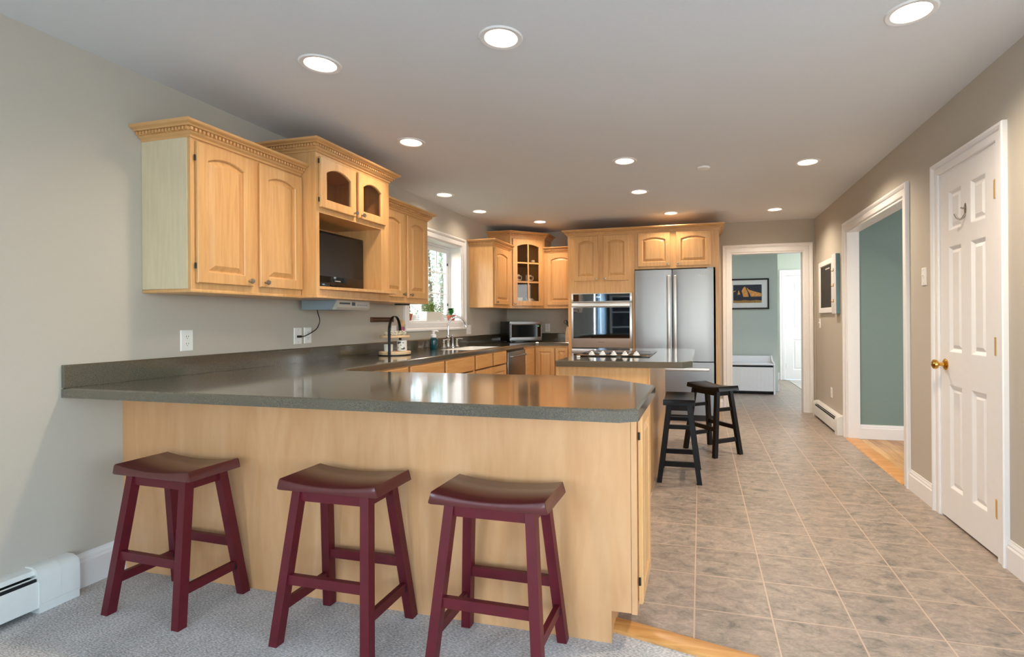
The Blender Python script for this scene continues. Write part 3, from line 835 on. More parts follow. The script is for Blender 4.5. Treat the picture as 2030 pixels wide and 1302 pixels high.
# recessed lights -------------------------------------------------
def lamp(c, label, k=1.0):
    t = thing('recessed_ceiling_light', label, 'ceiling light', (c[0], c[1], ZC), 0, 'recessed ceiling lights')
    mb = MB(); mb.lathe([(0.070, 0.002), (0.074, -0.004), (0.092, -0.006), (0.098, 0.0)], (c[0], c[1], ZC), seg=36); obj('trim_ring', mb, white_paint, t)
    mb = MB(); mb.lathe([(0.0715, 0.0), (0.068, 0.03), (0.060, 0.09)], (c[0], c[1], ZC), seg=32); obj('reflector', mb, white_paint, t)
    mb = MB(); mb.lathe([(0.0005, 0.030), (0.030, 0.032), (0.050, 0.042), (0.060, 0.062), (0.060, 0.09), (0.0005, 0.09)], (c[0], c[1], ZC), seg=32); obj('bulb', mb, bulb, t)
    l = bpy.data.lights.new('downlight', 'SPOT'); l.energy = LAMP_W * 4.2 * k; l.color = WARM; l.shadow_soft_size = 0.045
    l.spot_size = math.radians(150); l.spot_blend = 0.85
    o = bpy.data.objects.new('downlight', l); COL.objects.link(o); o.parent = t; o.location = (0, 0, 0.012)
LAMP_K = [0.9, 0.9, 2.0, 0.9, 1, 2.0, 0.28, 0.22, 1, 0.75, 0.85, 1.7]
for c, lb, k in zip(LAMPS, LAMP_LABEL, LAMP_K): lamp(c, lb, k)
mb = MB(); mb.lathe([(0.0005, -0.016), (0.035, -0.016), (0.048, -0.012), (0.052, 0.0)], (0.036, 4.393, ZC), seg=32)
tag(obj('smoke_detector', mb, white_plastic), 'small round white smoke detector on the ceiling', 'smoke detector')

# ================================================================ CABINET PARTS
def door_loops(W, H, s, rise, t, n=22):
    """opening loop as a function of inset d, and matching outer loop"""
    a0 = W / 2 - s; ztop = H - s; cx = W / 2
    if rise > 0:
        R = (a0 * a0 + rise * rise) / (2 * rise); zc = ztop - R
    def opening(d, w):
        a = a0 - d; P = [(cx - a, s + d, w), (cx + a, s + d, w)]
        for i in range(n + 1):
            x = a - 2 * a * i / n
            z = (zc + math.sqrt(max(0, (R - d) ** 2 - x * x))) if rise > 0 else ztop - d
            P.append((cx + x, z, w))
        return P
    def outer(d, w):
        P = [(d, d, w), (W - d, d, w)]
        for i in range(n + 1):
            x = (W / 2 - d) * (1 - 2 * i / n); P.append((cx + x, H - d, w))
        return P
    return opening, outer
def panel_door(name, T, W, H, parent, mat=None, s=0.055, rise=0.03, t=0.020, knob=None, hinges=None, glazed=None):
    op, ou = door_loops(W, H, s, rise, t)
    mb = MB(T)
    L = [ou(0.008, 0), ou(0.008, 0.004), ou(0, 0.004), ou(0, t - 0.005), ou(0.004, t), op(0, t), op(0.004, t - 0.004)]
    if glazed:
        mb.loft(L + [op(0.005, 0.0)], True)
        mb.loft([op(0.005, 0), ou(0.008, 0)], True)
        c, r = glazed
        a0, z0, z1 = s + 0.004, s + 0.004, H - s
        for i in range(1, c):
            x = s + (W - 2 * s) * i / c; mb.box((x - 0.009, z0, 0.004), (x + 0.009, z1 - 0.003, t - 0.002))
        for i in range(1, r):
            z = s + (H - 2 * s) * i / r; mb.box((a0 - 0.002, z - 0.009, 0.0045), (W - a0 + 0.002, z + 0.009, t - 0.0025))
        o = obj(name, mb, mat or maple, parent, smooth=False)
        g = MB(T); g.loft([op(0.0, 0.006), op(0.0, 0.009)], True, True, True); obj('glass_pane', g, cab_pane, o)
    else:
        mb.loft(L + [op(0.006, t - 0.014), op(0.012, t - 0.014), op(0.038, t - 0.002)], True, True, True)
        o = obj(name, mb, mat or maple, parent, smooth=False)
    if knob:
        k = MB(T); k.lathe([(0.006, 0), (0.005, 0.012), (0.009, 0.016), (0.0145, 0.022), (0.013, 0.028), (0.0005, 0.031)], (knob[0], knob[1], t), (0, 0, 1), 16)
        obj('knob', k, nickel, o)
    if hinges is not None:
        for z in (0.10 * H, 0.86 * H):
            h = MB(T); h.cyl((hinges, z, t * 0.4), (hinges, z + 0.028, t * 0.4), 0.004, seg=8); obj('hinge', h, black_metal, o)
    return o
def drawer(name, T, W, H, parent, knob=True, mat=None, t=0.020):
    mb = MB(T)
    R = lambda d, w: [(d, d, w), (W - d, d, w), (W - d, H - d, w), (d, H - d, w)]
    mb.loft([R(0.008, 0), R(0.008, 0.004), R(0, 0.004), R(0, t - 0.007), R(0.003, t - 0.004), R(0.008, t)], True, True, True)
    o = obj(name, mb, mat or maple_h, parent, smooth=False)
    if knob:
        k = MB(T); k.lathe([(0.006, 0), (0.005, 0.012), (0.0145, 0.022), (0.013, 0.028), (0.0005, 0.031)], (W / 2, H / 2, t), (0, 0, 1), 14); obj('knob', k, nickel, o)
    return o
CROWN = [(0.0, 0.0), (0.007, 0.0), (0.009, 0.010), (0.020, 0.018), (0.022, 0.024), (0.022, 0.025), (0.022, 0.042), (0.042, 0.044), (0.046, 0.050), (0.062, 0.056), (0.066, 0.060), (0.066, 0.070), (0.0, 0.070)]
def crown(path, z0, parent, cap=True):
    path = [(max(p[0], XL + 0.003), min(p[1], YB - 0.003)) for p in path]
    mb = MB(); n = len(path); L = []
    pts = [Vector(p).to_2d() for p in path]
    def nrm(a, b):
        e = (b - a).normalized(); return Vector((e.y, -e.x))
    for i in range(n):
        if 0 < i < n - 1:
            n1, n2 = nrm(pts[i - 1], pts[i]), nrm(pts[i], pts[i + 1]); m = n1 + n2; m /= m.dot(n1)
        else:
            m = nrm(pts[0], pts[1]) if i == 0 else nrm(pts[-2], pts[-1])
        L.append([(pts[i].x + m.x * a, pts[i].y + m.y * a, z0 + b) for a, b in CROWN])
    mb.loft(L, True, True, True)
    for i in range(n - 1):
        a, b = pts[i], pts[i + 1]; e = (b - a); ln = e.length; e.normalize(); nr = Vector((e.y, -e.x))
        ext0 = 0.03 if i > 0 else 0.0; ext1 = 0.03 if i < n - 2 else 0.0
        cnt = int((ln + ext0 + ext1) / 0.021)
        for k in range(cnt):
            s = -ext0 + (k + 0.5) * (ln + ext0 + ext1) / cnt
            p = a + e * s
            q = [p + e * u + nr * v for u, v in ((-0.0055, 0.0215), (0.0055, 0.0215), (0.0055, 0.037), (-0.0055, 0.037))]
            mb.prism([(v.x, v.y) for v in q], z0 + 0.026, z0 + 0.041)
    return obj('crown_moulding', mb, maple_trim, parent, smooth=False)
def wall_body(parent, y0, y1, z0, z1, x1, lip=True):
    mb = MB(); mb.box((XL + 0.001, y0, z0), (x1, y1, z1), 0.001, 1)
    if lip:
        mb.box((XL + 0.002, y0 - 0.006, z0 - 0.002), (x1 + 0.006, y1 + 0.0, z0 + 0.014), 0.003)
    return obj('cabinet_body', mb, maple, parent)
def yT(x, y, z): return frame((x, y, z), (0, 1, 0), (1, 0, 0))      # doors on the left wall
def xT(x, y, z): return frame((x, y, z), (1, 0, 0), (0, -1, 0))     # doors on the back wall

# ---- double wall cabinet nearest the camera
XF = -2.42
A = thing('wall_cabinet', 'wide two-door maple wall cabinet nearest the camera, with end panel coloured pale as in daylight', 'cabinet', (-2.57, 2.35, 1.337), 0, 'maple wall cabinets')
wall_body(A, 1.975, 2.692, 1.337, 2.10, XF)
mb = MB(); mb.box((XL + 0.002, 1.970, 1.353), (XF - 0.018, 1.9748, 2.097)); obj('end_panel', mb, plain('daylit_maple', (212, 197, 164), 0.5, var=0.05, scale=10, stretch=(6, 6, 0.6)), A)  # cool daylight on this maple panel is put into its paler colour
panel_door('door', yT(XF, 1.997, 1.383), 0.326, 0.703, A, knob=(0.295, 0.028), hinges=-0.005)
panel_door('door', yT(XF, 2.370, 1.383), 0.316, 0.703, A, knob=(0.030, 0.028), hinges=0.321)
crown([(XL, 1.975), (XF, 1.975), (XF, 2.6935)], 2.097, A)
# ---- television hutch
XH = -2.31
B = thing('television_cabinet', 'taller maple wall cabinet with glass doors above an open television niche', 'cabinet', (-2.52, 3.08, 1.337), 0, 'maple wall cabinets')
hy0, hy1 = 2.697, 3.470
mb = MB()
mb.box((XL + 0.001, hy0, 1.337), (XH, hy0 + 0.028, 2.25)); mb.box((XL + 0.001, hy1 - 0.10, 1.337), (XH, hy1, 2.25))
mb.box((XL + 0.001, hy0 + 0.028, 2.235), (XH, hy1 - 0.10, 2.25)); mb.box((XL + 0.001, hy0 + 0.028, 1.337), (XH - 0.03, hy1 - 0.10, 1.352))
mb.box((XL + 0.001, hy0 + 0.028, 1.872), (XH, hy1 - 0.10, 1.895)); mb.box((XL + 0.001, hy0 + 0.028, 1.352), (XL + 0.012, hy1 - 0.10, 2.235))
mb.box((XH - 0.02, hy0 + 0.028, 1.895), (XH, hy1 - 0.10, 1.905)); mb.box((XH - 0.02, hy0 + 0.028, 2.22), (XH, hy1 - 0.10, 2.235))
mb.box((XH - 0.03, hy0 + 0.028, 1.337), (XH - 0.012, hy1 - 0.10, 1.39)); mb.box((XH - 0.02, 3.062, 1.905), (XH, 3.088, 2.22))
mb.box((XL + 0.002, hy0 - 0.004, 1.335), (XH + 0.006, hy1 + 0.004, 1.350), 0.003)
obj('cabinet_body', mb, maple, B, smooth=False)
mb = MB()
poly = [(XL + 0.013, hy0 + 0.029), (XH, hy0 + 0.029)]
for i in range(1, 13):
    u = i / 12; poly.append((XH + 0.085 * math.sin(PI * min(1, u * 0.62 + 0.0)) ** 1.0 * (1 if u < 0.97 else 0.9), hy0 + 0.029 + u * (hy1 + 0.0 - hy0 - 0.035)))
poly += [(XH + 0.002, hy1 - 0.004), (XH + 0.002, hy1 - 0.102), (XL + 0.013, hy1 - 0.102)]
mb.prism(poly, 1.391, 1.409); obj('shelf', mb, maple, B)
panel_door('glass_door', yT(XH, hy0 + 0.022, 1.905), 0.342, 0.318, B, s=0.052, rise=0.038, knob=(0.318, 0.022), hinges=-0.005, glazed=(1, 1))
panel_door('glass_door', yT(XH, 3.086, 1.905), 0.318, 0.318, B, s=0.052, rise=0.038, knob=(0.030, 0.022), glazed=(1, 1))
crown([(XL, hy0), (XH, hy0), (XH, hy1), (XL, hy1)], 2.246, B)
# ---- double wall cabinet left of the window
C = thing('wall_cabinet', 'two-door maple wall cabinet between the television niche and the sink window', 'cabinet', (-2.57, 3.85, 1.337), 0, 'maple wall cabinets')
wall_body(C, 3.471, 4.237, 1.341, 2.10, XF)
panel_door('door', yT(XF, 3.512, 1.383), 0.315, 0.70, C, knob=(0.290, 0.028), hinges=-0.005)
panel_door('door', yT(XF, 3.880, 1.383), 0.322, 0.70, C, knob=(0.030, 0.028))
crown([(XF, 3.538), (XF, 4.237), (XL, 4.237)], 2.097, C)
mb = MB(); mb.lathe([(0.0005, -0.012), (0.062, -0.012), (0.066, -0.004), (0.066, 0.0)], (-2.55, 4.02, 1.338), seg=28)
tag(obj('puck_light', mb, black_plastic), 'flat black puck light under the wall cabinet beside the sink window', 'light')
# ---- single wall cabinet right of the window
Dd = thing('wall_cabinet', 'single-door maple wall cabinet just right of the sink window', 'cabinet', (-2.57, 6.06, 1.345), 0, 'maple wall cabinets')
wall_body(Dd, 5.765, 6.3548, 1.345, 2.10, XF)
panel_door('door', yT(XF, 5.800, 1.385), 0.47, 0.69, Dd, knob=(0.032, 0.028))
crown([(XL, 5.765), (XF, 5.765), (XF, 6.354)], 2.097, Dd)
# ---- corner cabinet with six panes
E0, E1 = Vector((XF, 6.356)), Vector((-2.052, 6.70))
ed = (E1 - E0).normalized(); en = Vector((ed.y, -ed.x)); ew = (E1 - E0).length
E_ = thing('corner_wall_cabinet', 'tall diagonal corner wall cabinet with a six-pane glass door', 'cabinet', (-2.48, 6.77, 1.345), 0, 'maple wall cabinets')
mb = MB(); zE0, zE1 = 1.345, 2.298
foot = [(XL + 0.001, 6.356), (E0.x, E0.y), (E1.x, E1.y), (E1.x, YB - 0.001), (XL + 0.001, YB - 0.001)]
fi = offset_poly(foot, 0.016)
mb.prism(foot, zE0, zE0 + 0.018); mb.prism(foot, zE1 - 0.018, zE1)
mb.loft([[(*p, zE0 + 0.018) for p in (foot[1], foot[0], foot[4], foot[3], foot[2])], [(*p, zE1 - 0.018) for p in (foot[1], foot[0], foot[4], foot[3], foot[2])]], False)
mb.loft([[(*p, zE0 + 0.018) for p in (fi[1], fi[0], fi[4], fi[3], fi[2])], [(*p, zE1 - 0.018) for p in (fi[1], fi[0], fi[4], fi[3], fi[2])]], False)
for a in (0.0, ew - 0.05):
    q = [E0 + ed * a, E0 + ed * (a + 0.05), E0 + ed * (a + 0.05) - en * 0.02, E0 + ed * a - en * 0.02]
    mb.prism([(v.x, v.y) for v in q], zE0 + 0.018, zE1 - 0.018)
for z0, z1 in ((zE0 + 0.018, zE0 + 0.03), (zE1 - 0.05, zE1 - 0.018)):
    q = [E0 + ed * 0.05, E0 + ed * (ew - 0.05), E0 + ed * (ew - 0.05) - en * 0.02, E0 + ed * 0.05 - en * 0.02]
    mb.prism([(v.x, v.y) for v in q], z0, z1)
obj('cabinet_body', mb, maple, E_, smooth=False)
EZ = [1.395 + (2.255 - 1.395) * k / 3 for k in range(4)]
for z in (1.702, 1.957):
    mb = MB(); mb.prism(offset_poly(foot, 0.022), z, z + 0.012); obj('shelf', mb, maple, E_)
TE = Matrix(((ed.x, 0, en.x, E0.x + ed.x * 0.03), (ed.y, 0, en.y, E0.y + ed.y * 0.03), (0, 1, 0, 1.378), (0, 0, 0, 1)))
panel_door('glass_door', TE, ew - 0.06, 0.89, E_, s=0.062, rise=0.035, knob=(0.028, 0.028), glazed=(2, 3))
crown([(XL, 6.356), (E0.x, E0.y), (E1.x, E1.y), (E1.x, YB)], 2.294, E_)
# ---- single wall cabinet on the back wall
Fc = thing('wall_cabinet', 'single-door maple wall cabinet on the back wall, beside the oven cabinet', 'cabinet', (-1.84, 6.85, 1.345), 0, 'maple wall cabinets')
mb = MB(); mb.box((-2.0515, 6.70, 1.345), (-1.6215, YB - 0.001, 2.105)); mb.box((-2.0515, 6.692, 1.343), (-1.6215, 6.71, 1.358), 0.003); obj('cabinet_body', mb, maple, Fc)
panel_door('door', xT(-2.012, 6.70, 1.388), 0.365, 0.70, Fc, knob=(0.335, 0.028))
crown([(-2.0515, 6.70), (-1.6215, 6.70)], 2.103, Fc)
# ---- oven cabinet
YF = 6.30
G = thing('oven_cabinet', 'tall maple oven cabinet with two arched doors above the built-in double oven', 'cabinet', (-1.2, 6.65, 0), 0, 'maple full height cabinets')
ox0, ox1, oz0, oz1 = -1.572, -0.806, 0.26, 1.518
mb = MB()
mb.box((-1.62, YF, 0.0), (ox0 - 0.002, YB - 0.003, 2.248)); mb.box((ox1 + 0.002, YF, 0.0), (-0.7765, YB - 0.003, 2.248))
mb.box((ox0 - 0.002, YF, oz1 + 0.002), (ox1 + 0.002, YB - 0.003, 2.248)); mb.box((ox0 - 0.002, YF, 0.0), (ox1 + 0.002, YB - 0.001, oz0 - 0.002))
obj('cabinet_body', mb, maple, G, smooth=False)
panel_door('door', xT(-1.538, YF, 1.672), 0.310, 0.562, G, knob=(0.283, 0.026), rise=0.032)
panel_door('door', xT(-1.162, YF, 1.672), 0.318, 0.562, G, knob=(0.026, 0.026), rise=0.032)
drawer('drawer', xT(-1.56, YF, 0.06), 0.74, 0.18, G, mat=maple)
crown([(-1.62, YB), (-1.62, YF), (-0.776, YF)], 2.244, G)
# ---- refrigerator surround
Gf = thing('refrigerator_cabinet', 'maple cabinet with two low wide doors over the refrigerator, and end panel', 'cabinet', (-0.28, 6.65, 0), 0, 'maple full height cabinets')
mb = MB(); mb.box((-0.7755, YF, 1.80), (0.222, YB - 0.003, 2.248)); mb.box((0.178, YF, 0.0), (0.222, YB - 0.003, 1.80))
obj('cabinet_body', mb, maple, Gf, smooth=False)
panel_door('door', xT(-0.733, YF, 1.828), 0.388, 0.410, Gf, knob=(0.360, 0.026), rise=0.030)
panel_door('door', xT(-0.275, YF, 1.828), 0.400, 0.410, Gf, knob=(0.028, 0.026), rise=0.030)
crown([(-0.7755, YF), (0.222, YF), (0.222, YB)], 2.244, Gf)

# ================================================================ BASE CABINETS
XB = -2.105     # face of the left run
def base_unit(label, y0, y1, fronts, dn=1):
    t = thing('base_cabinet', label, 'cabinet', (-2.4, (y0 + y1) / 2, 0), 0, 'maple base cabinets under the long worktop')
    mb = MB()
    mb.box((XL + 0.001, y0, 0.10), (XB, y0 + 0.018, 0.857)); mb.box((XL + 0.001, y1 - 0.018, 0.10), (XB, y1, 0.857))
    mb.box((XL + 0.001, y0 + 0.018, 0.10), (XB, y1 - 0.018, 0.118)); mb.box((XL + 0.001, y0 + 0.018, 0.118), (XL + 0.012, y1 - 0.018, 0.70))
    mb.box((XB - 0.02, y0 + 0.018, 0.845), (XB, y1 - 0.018, 0.857)); mb.box((XB - 0.02, y0 + 0.018, 0.118), (XB, y1 - 0.018, 0.70))
    mb.box((XL + 0.05, y0, 0.0), (XB - 0.07, y1, 0.10))
    obj('cabinet_body', mb, maple, t, smooth=False)
    for a, b in fronts: drawer('drawer', yT(XB, a, 0.712), b - a, 0.135, t, knob=False)
    n = dn; w = (y1 - y0 - 0.05) / n
    for i in range(n):
        panel_door('door', yT(XB, y0 + 0.02 + i * (w + 0.01 / n), 0.13), w - 0.008, 0.565, t, rise=0.0)
    return t
base_unit('maple base cabinet tucked behind the peninsula, nearest the camera', 2.66, 3.384, [(2.70, 3.365)], 2)
base_unit('maple base cabinet with a drawer below the two-tier tray', 3.386, 3.934, [(3.404, 3.916)], 1)
base_unit('maple base cabinet with a drawer left of the sink cabinet', 3.936, 4.534, [(3.955, 4.512)], 1)
base_unit('maple sink base cabinet with two false drawer fronts, beside the dishwasher', 4.536, 5.372, [(4.557, 4.955), (4.993, 5.350)], 2)
# corner and back run
t = thing('base_cabinet', 'maple corner base cabinet with doors under the microwave counter', 'cabinet', (-2.1, 6.6, 0), 0, 'maple base cabinets under the long worktop')
mb = MB(); mb.prism([(XL + 0.001, 5.985), (XB, 5.985), (XB, 6.375), (-1.6215, 6.375), (-1.6215, YB - 0.001), (XL + 0.001, YB - 0.001)], 0.10, 0.857)
mb.prism([(XL + 0.05, 5.985), (XB - 0.07, 5.985), (XB - 0.07, 6.44), (-1.6215, 6.44), (-1.6215, YB - 0.05), (XL + 0.05, YB - 0.05)], 0.0, 0.10)
obj('cabinet_body', mb, maple, t, smooth=False)
panel_door('door', xT(-2.085, 6.375, 0.13), 0.262, 0.70, t, rise=0.0, s=0.05)
panel_door('door', xT(-1.812, 6.375, 0.13), 0.165, 0.70, t, rise=0.0, s=0.04)
drawer('filler_panel', yT(XB, 6.0, 0.13), 0.34, 0.70, t, knob=False)
# dishwasher
t = thing('dishwasher', 'stainless steel dishwasher under the worktop beside the corner cabinet', 'dishwasher', (-2.38, 5.68, 0))
mb = MB(); mb.box((XL + 0.04, 5.378, 0.02), (XB - 0.005, 5.979, 0.855)); obj('tub', mb, black_plastic, t)
mb = MB(); mb.box((XB - 0.004, 5.385, 0.12), (XB + 0.024, 5.972, 0.832), 0.005); obj('door', mb, steel_dark, t)
mb = MB()
mb.tube([(XB + 0.024, 5.44, 0.775), (XB + 0.055, 5.45, 0.775), (XB + 0.06, 5.50, 0.775), (XB + 0.06, 5.86, 0.775), (XB + 0.055, 5.91, 0.775), (XB + 0.024, 5.92, 0.775)], 0.009, 10); obj('handle', mb, steel, t)

# ---- peninsula
P = thing('peninsula_cabinet', 'maple breakfast peninsula with plain veneer back behind the burgundy stools', 'cabinet', (-1.5, 2.2, 0))
mb = MB()
body = [(XL + 0.001, 1.893), (-0.247, 1.893), (-0.247, 2.215), (-0.505, 2.455), (XB + 0.0, 2.50), (XB, 2.655), (XL + 0.001, 2.655)]
mb.prism(body, 0.10, 0.857)
mb.prism([(XL + 0.001, 1.893), (-0.329, 1.893), (-0.329, 2.16), (-0.53, 2.39), (XB - 0.07, 2.43), (XB - 0.07, 2.655), (XL + 0.001, 2.655)], CARPET_Z, 0.10)
obj('cabinet_body', mb, maple, P, smooth=False)
mb = MB(); mb.prism([(XL + 0.001, CARPET_Z), (-0.325, CARPET_Z), (-0.325, 0.108), (-0.251, 0.108), (-0.251, 0.857), (XL + 0.001, 0.857)], 1.876, 1.8925, axis='y')
obj('back_panel', mb, maple_veneer, P)
mb = MB(); mb.box((-0.250, 1.876, 0.104), (-0.229, 2.215, 0.857), 0.001, 1); obj('face_frame', mb, maple_veneer, P)
panel_door('door', frame((-0.229, 1.898, 0.135), (0, 1, 0), (1, 0, 0)), 0.30, 0.705, P, rise=0.0, s=0.05, hinges=-0.003)
# ---- worktop: peninsula, sink run and corner in one piece
W = thing('countertop', 'dark speckled solid-surface countertop running from the peninsula past the sink to the oven', 'countertop', (-1.5, 2.1, ZT))
def arc(c, r, a0, a1, n): return [(c[0] + r * math.cos(math.radians(a0 + (a1 - a0) * i / n)), c[1] + r * math.sin(math.radians(a0 + (a1 - a0) * i / n))) for i in range(n + 1)]
XW, YW = -2.085, 6.352
outl = [(XL + 0.001, 1.628), (-0.252, 1.612), (-0.194, 1.648), (-0.190, 2.246), (-0.445, 2.472)]
outl += arc((-0.66, 2.25), 0.305, 46, 88, 5)
outl += arc((XW + 0.16, 2.56 + 0.16), 0.16, -90, -180, 8)
outl += [(XW, YW - 0.05)] + [(XW + 0.015, YW - 0.012), (XW + 0.05, YW)]
outl += [(-1.6215, YW), (-1.6215, YB - 0.001), (XL + 0.001, YB - 0.001)]
def rrect(x0, y0, x1, y1, r, n=5):
    return arc((x1 - r, y0 + r), r, -90, 0, n) + arc((x1 - r, y1 - r), r, 0, 90, n) + arc((x0 + r, y1 - r), r, 90, 180, n) + arc((x0 + r, y0 + r), r, 180, 270, n)
SINK = (-2.52, 4.57, -2.135, 5.33)
mb = MB(); mb.holed(outl, [rrect(*SINK, 0.05)], 0.858, ZT, 'z', 0.006, 0.006)
obj('worktop_slab', mb, solid_surface, W, smooth=False)
mb = MB()
def splash(a, b, n):
    prof = [(0, 0.0005), (0.02, 0.0005), (0.02, 0.094), (0.016, 0.102), (0, 0.102)]
    mb.loft([[(p[0] + n[0] * u, p[1] + n[1] * u, ZT + v) for u, v in prof] for p in (a, b)], True, True, True)
splash((XL + 0.001, 1.629), (XL + 0.001, YB - 0.001), (1, 0)); splash((XL + 0.022, YB - 0.001), (-1.6215, YB - 0.001), (0, -1))
obj('backsplash', mb, solid_surface, W, smooth=False)
# sink
t = thing('sink', 'white undermount kitchen sink set into the countertop below the window', 'sink', (-2.33, 4.95, 0.68))
mb = MB(); z = 0.896
def sl(d, h, r): return [(p[0], p[1], h) for p in rrect(SINK[0] + d, SINK[1] + d, SINK[2] - d, SINK[3] - d, r)]
mb.loft([sl(0.0015, 0.80, 0.05), sl(0.0015, z, 0.05), sl(0.010, z, 0.05), sl(0.014, z - 0.02, 0.05), sl(0.03, 0.70, 0.06), sl(0.07, 0.685, 0.06)], True, False, True); obj('basin', mb, ceramic, t)
mb = MB(); mb.lathe([(0.0005, 0), (0.03, 0.001), (0.04, 0.004), (0.042, 0.0)], (-2.33, 4.95, 0.6855), seg=20); obj('drain', mb, chrome, t)

# ---- island
I = thing('island_cabinet', 'maple island cabinet with plain end panels under the cooktop counter', 'cabinet', (-0.66, 4.3, 0))
mb = MB(); mb.box((-0.985, 3.545, 0.0), (-0.345, 5.08, 0.857), 0.002, 1); obj('cabinet_body', mb, maple, I)
mb = MB(); mb.box((-0.346, 3.541, 0.0), (-0.335, 5.085, 0.857)); obj('end_panel', mb, maple, I)
mb = MB(); mb.prism([(-1.0, 3.538), (-0.98, 3.538), (-0.98, 3.545), (-1.0, 3.56)], 0.1, 0.857); obj('corner_bead', mb, maple, I)
for k in range(3):
    T = frame((-0.985, 5.05 - k * 0.5, 0.13), (0, -1, 0), (-1, 0, 0))
    panel_door('door', T, 0.47, 0.69, I, rise=0.0)
IW = thing('island_countertop', 'dark speckled island countertop carrying the black cooktop', 'countertop', (-0.53, 4.3, ZT))
il = [(-0.998, 3.50), (-0.985, 3.488), (-0.115, 3.488), (-0.052, 3.60), (-0.052, 5.03), (-0.115, 5.12), (-0.998, 5.12)]
mb = MB(); mb.holed(il, [], 0.858, ZT, 'z', 0.006, 0.006); obj('worktop_slab', mb, solid_surface, IW, smooth=False)
ck = thing('cooktop', 'black glass electric cooktop with five white knobs set in the island', 'cooktop', (-0.65, 4.25, ZT))
mb = MB(); mb.box((-0.945, 3.90, ZT + 0.0005), (-0.372, 4.60, ZT + 0.009), 0.003); obj('glass_top', mb, black_gloss, ck)
mb = MB()
for cx, cy, r in ((-0.80, 4.42, 0.085), (-0.52, 4.42, 0.105), (-0.80, 4.19, 0.1), (-0.52, 4.19, 0.075)):
    mb.lathe([(r, 0), (r + 0.003, 0.0004), (r + 0.006, 0)], (cx, cy, ZT + 0.0091), seg=40)
obj('burner_ring', mb, plain('burner_grey', (60, 60, 62), 0.4), ck)
for x in (-0.833, -0.745, -0.657, -0.569, -0.480):
    mb = MB(); mb.lathe([(0.026, 0.0), (0.026, 0.006), (0.019, 0.009), (0.016, 0.022), (0.0005, 0.024)], (x, 3.975, ZT + 0.0092), seg=20)
    mb.box((x - 0.006, 3.953, ZT + 0.028), (x + 0.006, 3.997, ZT + 0.040), 0.003)
    obj('knob', mb, outdoor_white, ck)
mb = MB(); mb.box((-0.915, 3.80, ZT + 0.001), (-0.89, 3.825, ZT + 0.012), 0.003)
tag(obj('sponge_pad', mb, paper), 'tiny white square on the island counter left of the knobs', 'pad')

# ================================================================ APPLIANCES
t = thing('wall_oven', 'built-in stainless double wall oven with dark glass and a lit clock', 'oven', (-1.19, 6.6, 0.26))
yo = YF
mb = MB(); mb.box((ox0, yo, oz0), (ox1, 6.92, oz1)); obj('oven_chassis', mb, black_metal, t)
mb = MB(); mb.box((ox0, yo - 0.022, 1.405), (ox1, yo - 0.001, oz1), 0.003); cp = obj('control_panel', mb, steel_light, t)
mb = MB(); mb.box((ox0 + 0.022, yo - 0.0245, 1.418), (ox1 - 0.028, yo - 0.0222, 1.508)); obj('control_glass', mb, oven_glass, cp)
mb = MB(); text_into(mb, '9:18', 0.026, frame((-1.228, yo - 0.0252, 1.468), (1, 0, 0), (0, -1, 0))); obj('clock', mb, clock_em, cp)
def oven_door(z0, z1, logo):
    mb = MB(); mb.box((ox0, yo - 0.026, z0), (ox1, yo - 0.001, z1), 0.004); dd = obj('oven_door', mb, steel_light, t)
    mb = MB(); mb.box((ox0 + 0.024, yo - 0.0285, z0 + 0.118), (ox1 - 0.030, yo - 0.0262, z1 - 0.062)); obj('oven_window', mb, oven_glass, dd)
    mb = MB(); zh = z1 - 0.032
    mb.box((ox0 + 0.012, yo - 0.074, zh - 0.022), (ox1 - 0.018, yo - 0.056, zh + 0.022), 0.007, 3)
    for x in (ox0 + 0.03, ox1 - 0.05): mb.box((x, yo - 0.06, zh - 0.010), (x + 0.02, yo - 0.0262, zh + 0.010))
    obj('handle', mb, steel_light, dd)
    if logo:
        mb = MB(); text_into(mb, 'Whirlpool', 0.020, frame((-1.19, yo - 0.0266, z0 + 0.07), (1, 0, 0), (0, -1, 0))); obj('badge', mb, slate_print, dd)
oven_door(0.838, 1.400, True); oven_door(0.272, 0.826, False)

t = thing('refrigerator', 'stainless French-door refrigerator with bottom freezer drawer', 'refrigerator', (-0.30, 6.55, 0))
mb = MB(); mb.box((-0.752, 6.215, 0.03), (0.150, 6.95, 1.765)); obj('case', mb, plain('fridge_grey', (92, 92, 92), 0.5), t)
mb = MB(); mb.box((-0.745, 6.165, 0.001), (0.145, 6.214, 0.064)); obj('kick_plate', mb, black_plastic, t)
def fdoor(x0, x1, z0, z1, nm):
    mb = MB(); pr = []
    n = 8
    for i in range(n + 1):
        u = i / n; pr.append((x0 + (x1 - x0) * u, 6.148 - 0.012 * math.sin(PI * u)))
    poly = [(x0, 6.205)] + [(x0, 6.158)] + pr[1:-1] + [(x1, 6.158), (x1, 6.205)]
    mb.prism(poly, z0, z1); return obj(nm, mb, steel, t, angle=50)
dl = fdoor(-0.755, -0.323, 0.695, 1.772, 'door'); dr = fdoor(-0.313, 0.152, 0.695, 1.772, 'door'); fz = fdoor(-0.755, 0.152, 0.07, 0.682, 'freezer_drawer')
for x, dd in ((-0.352, dl), (-0.280, dr)):
    mb = MB(); mb.box((x - 0.016, 6.085, 0.78), (x + 0.016, 6.105, 1.70), 0.007, 3)
    for z in (0.80, 1.66): mb.box((x - 0.010, 6.10, z), (x + 0.010, 6.150, z + 0.02))
    obj('handle', mb, steel_light, dd)
mb = MB(); mb.box((-0.70, 6.085, 0.585), (0.10, 6.105, 0.620), 0.007, 3)
for x in (-0.66, 0.05): mb.box((x, 6.10, 0.593), (x + 0.02, 6.150, 0.611))
obj('handle', mb, steel_light, fz)
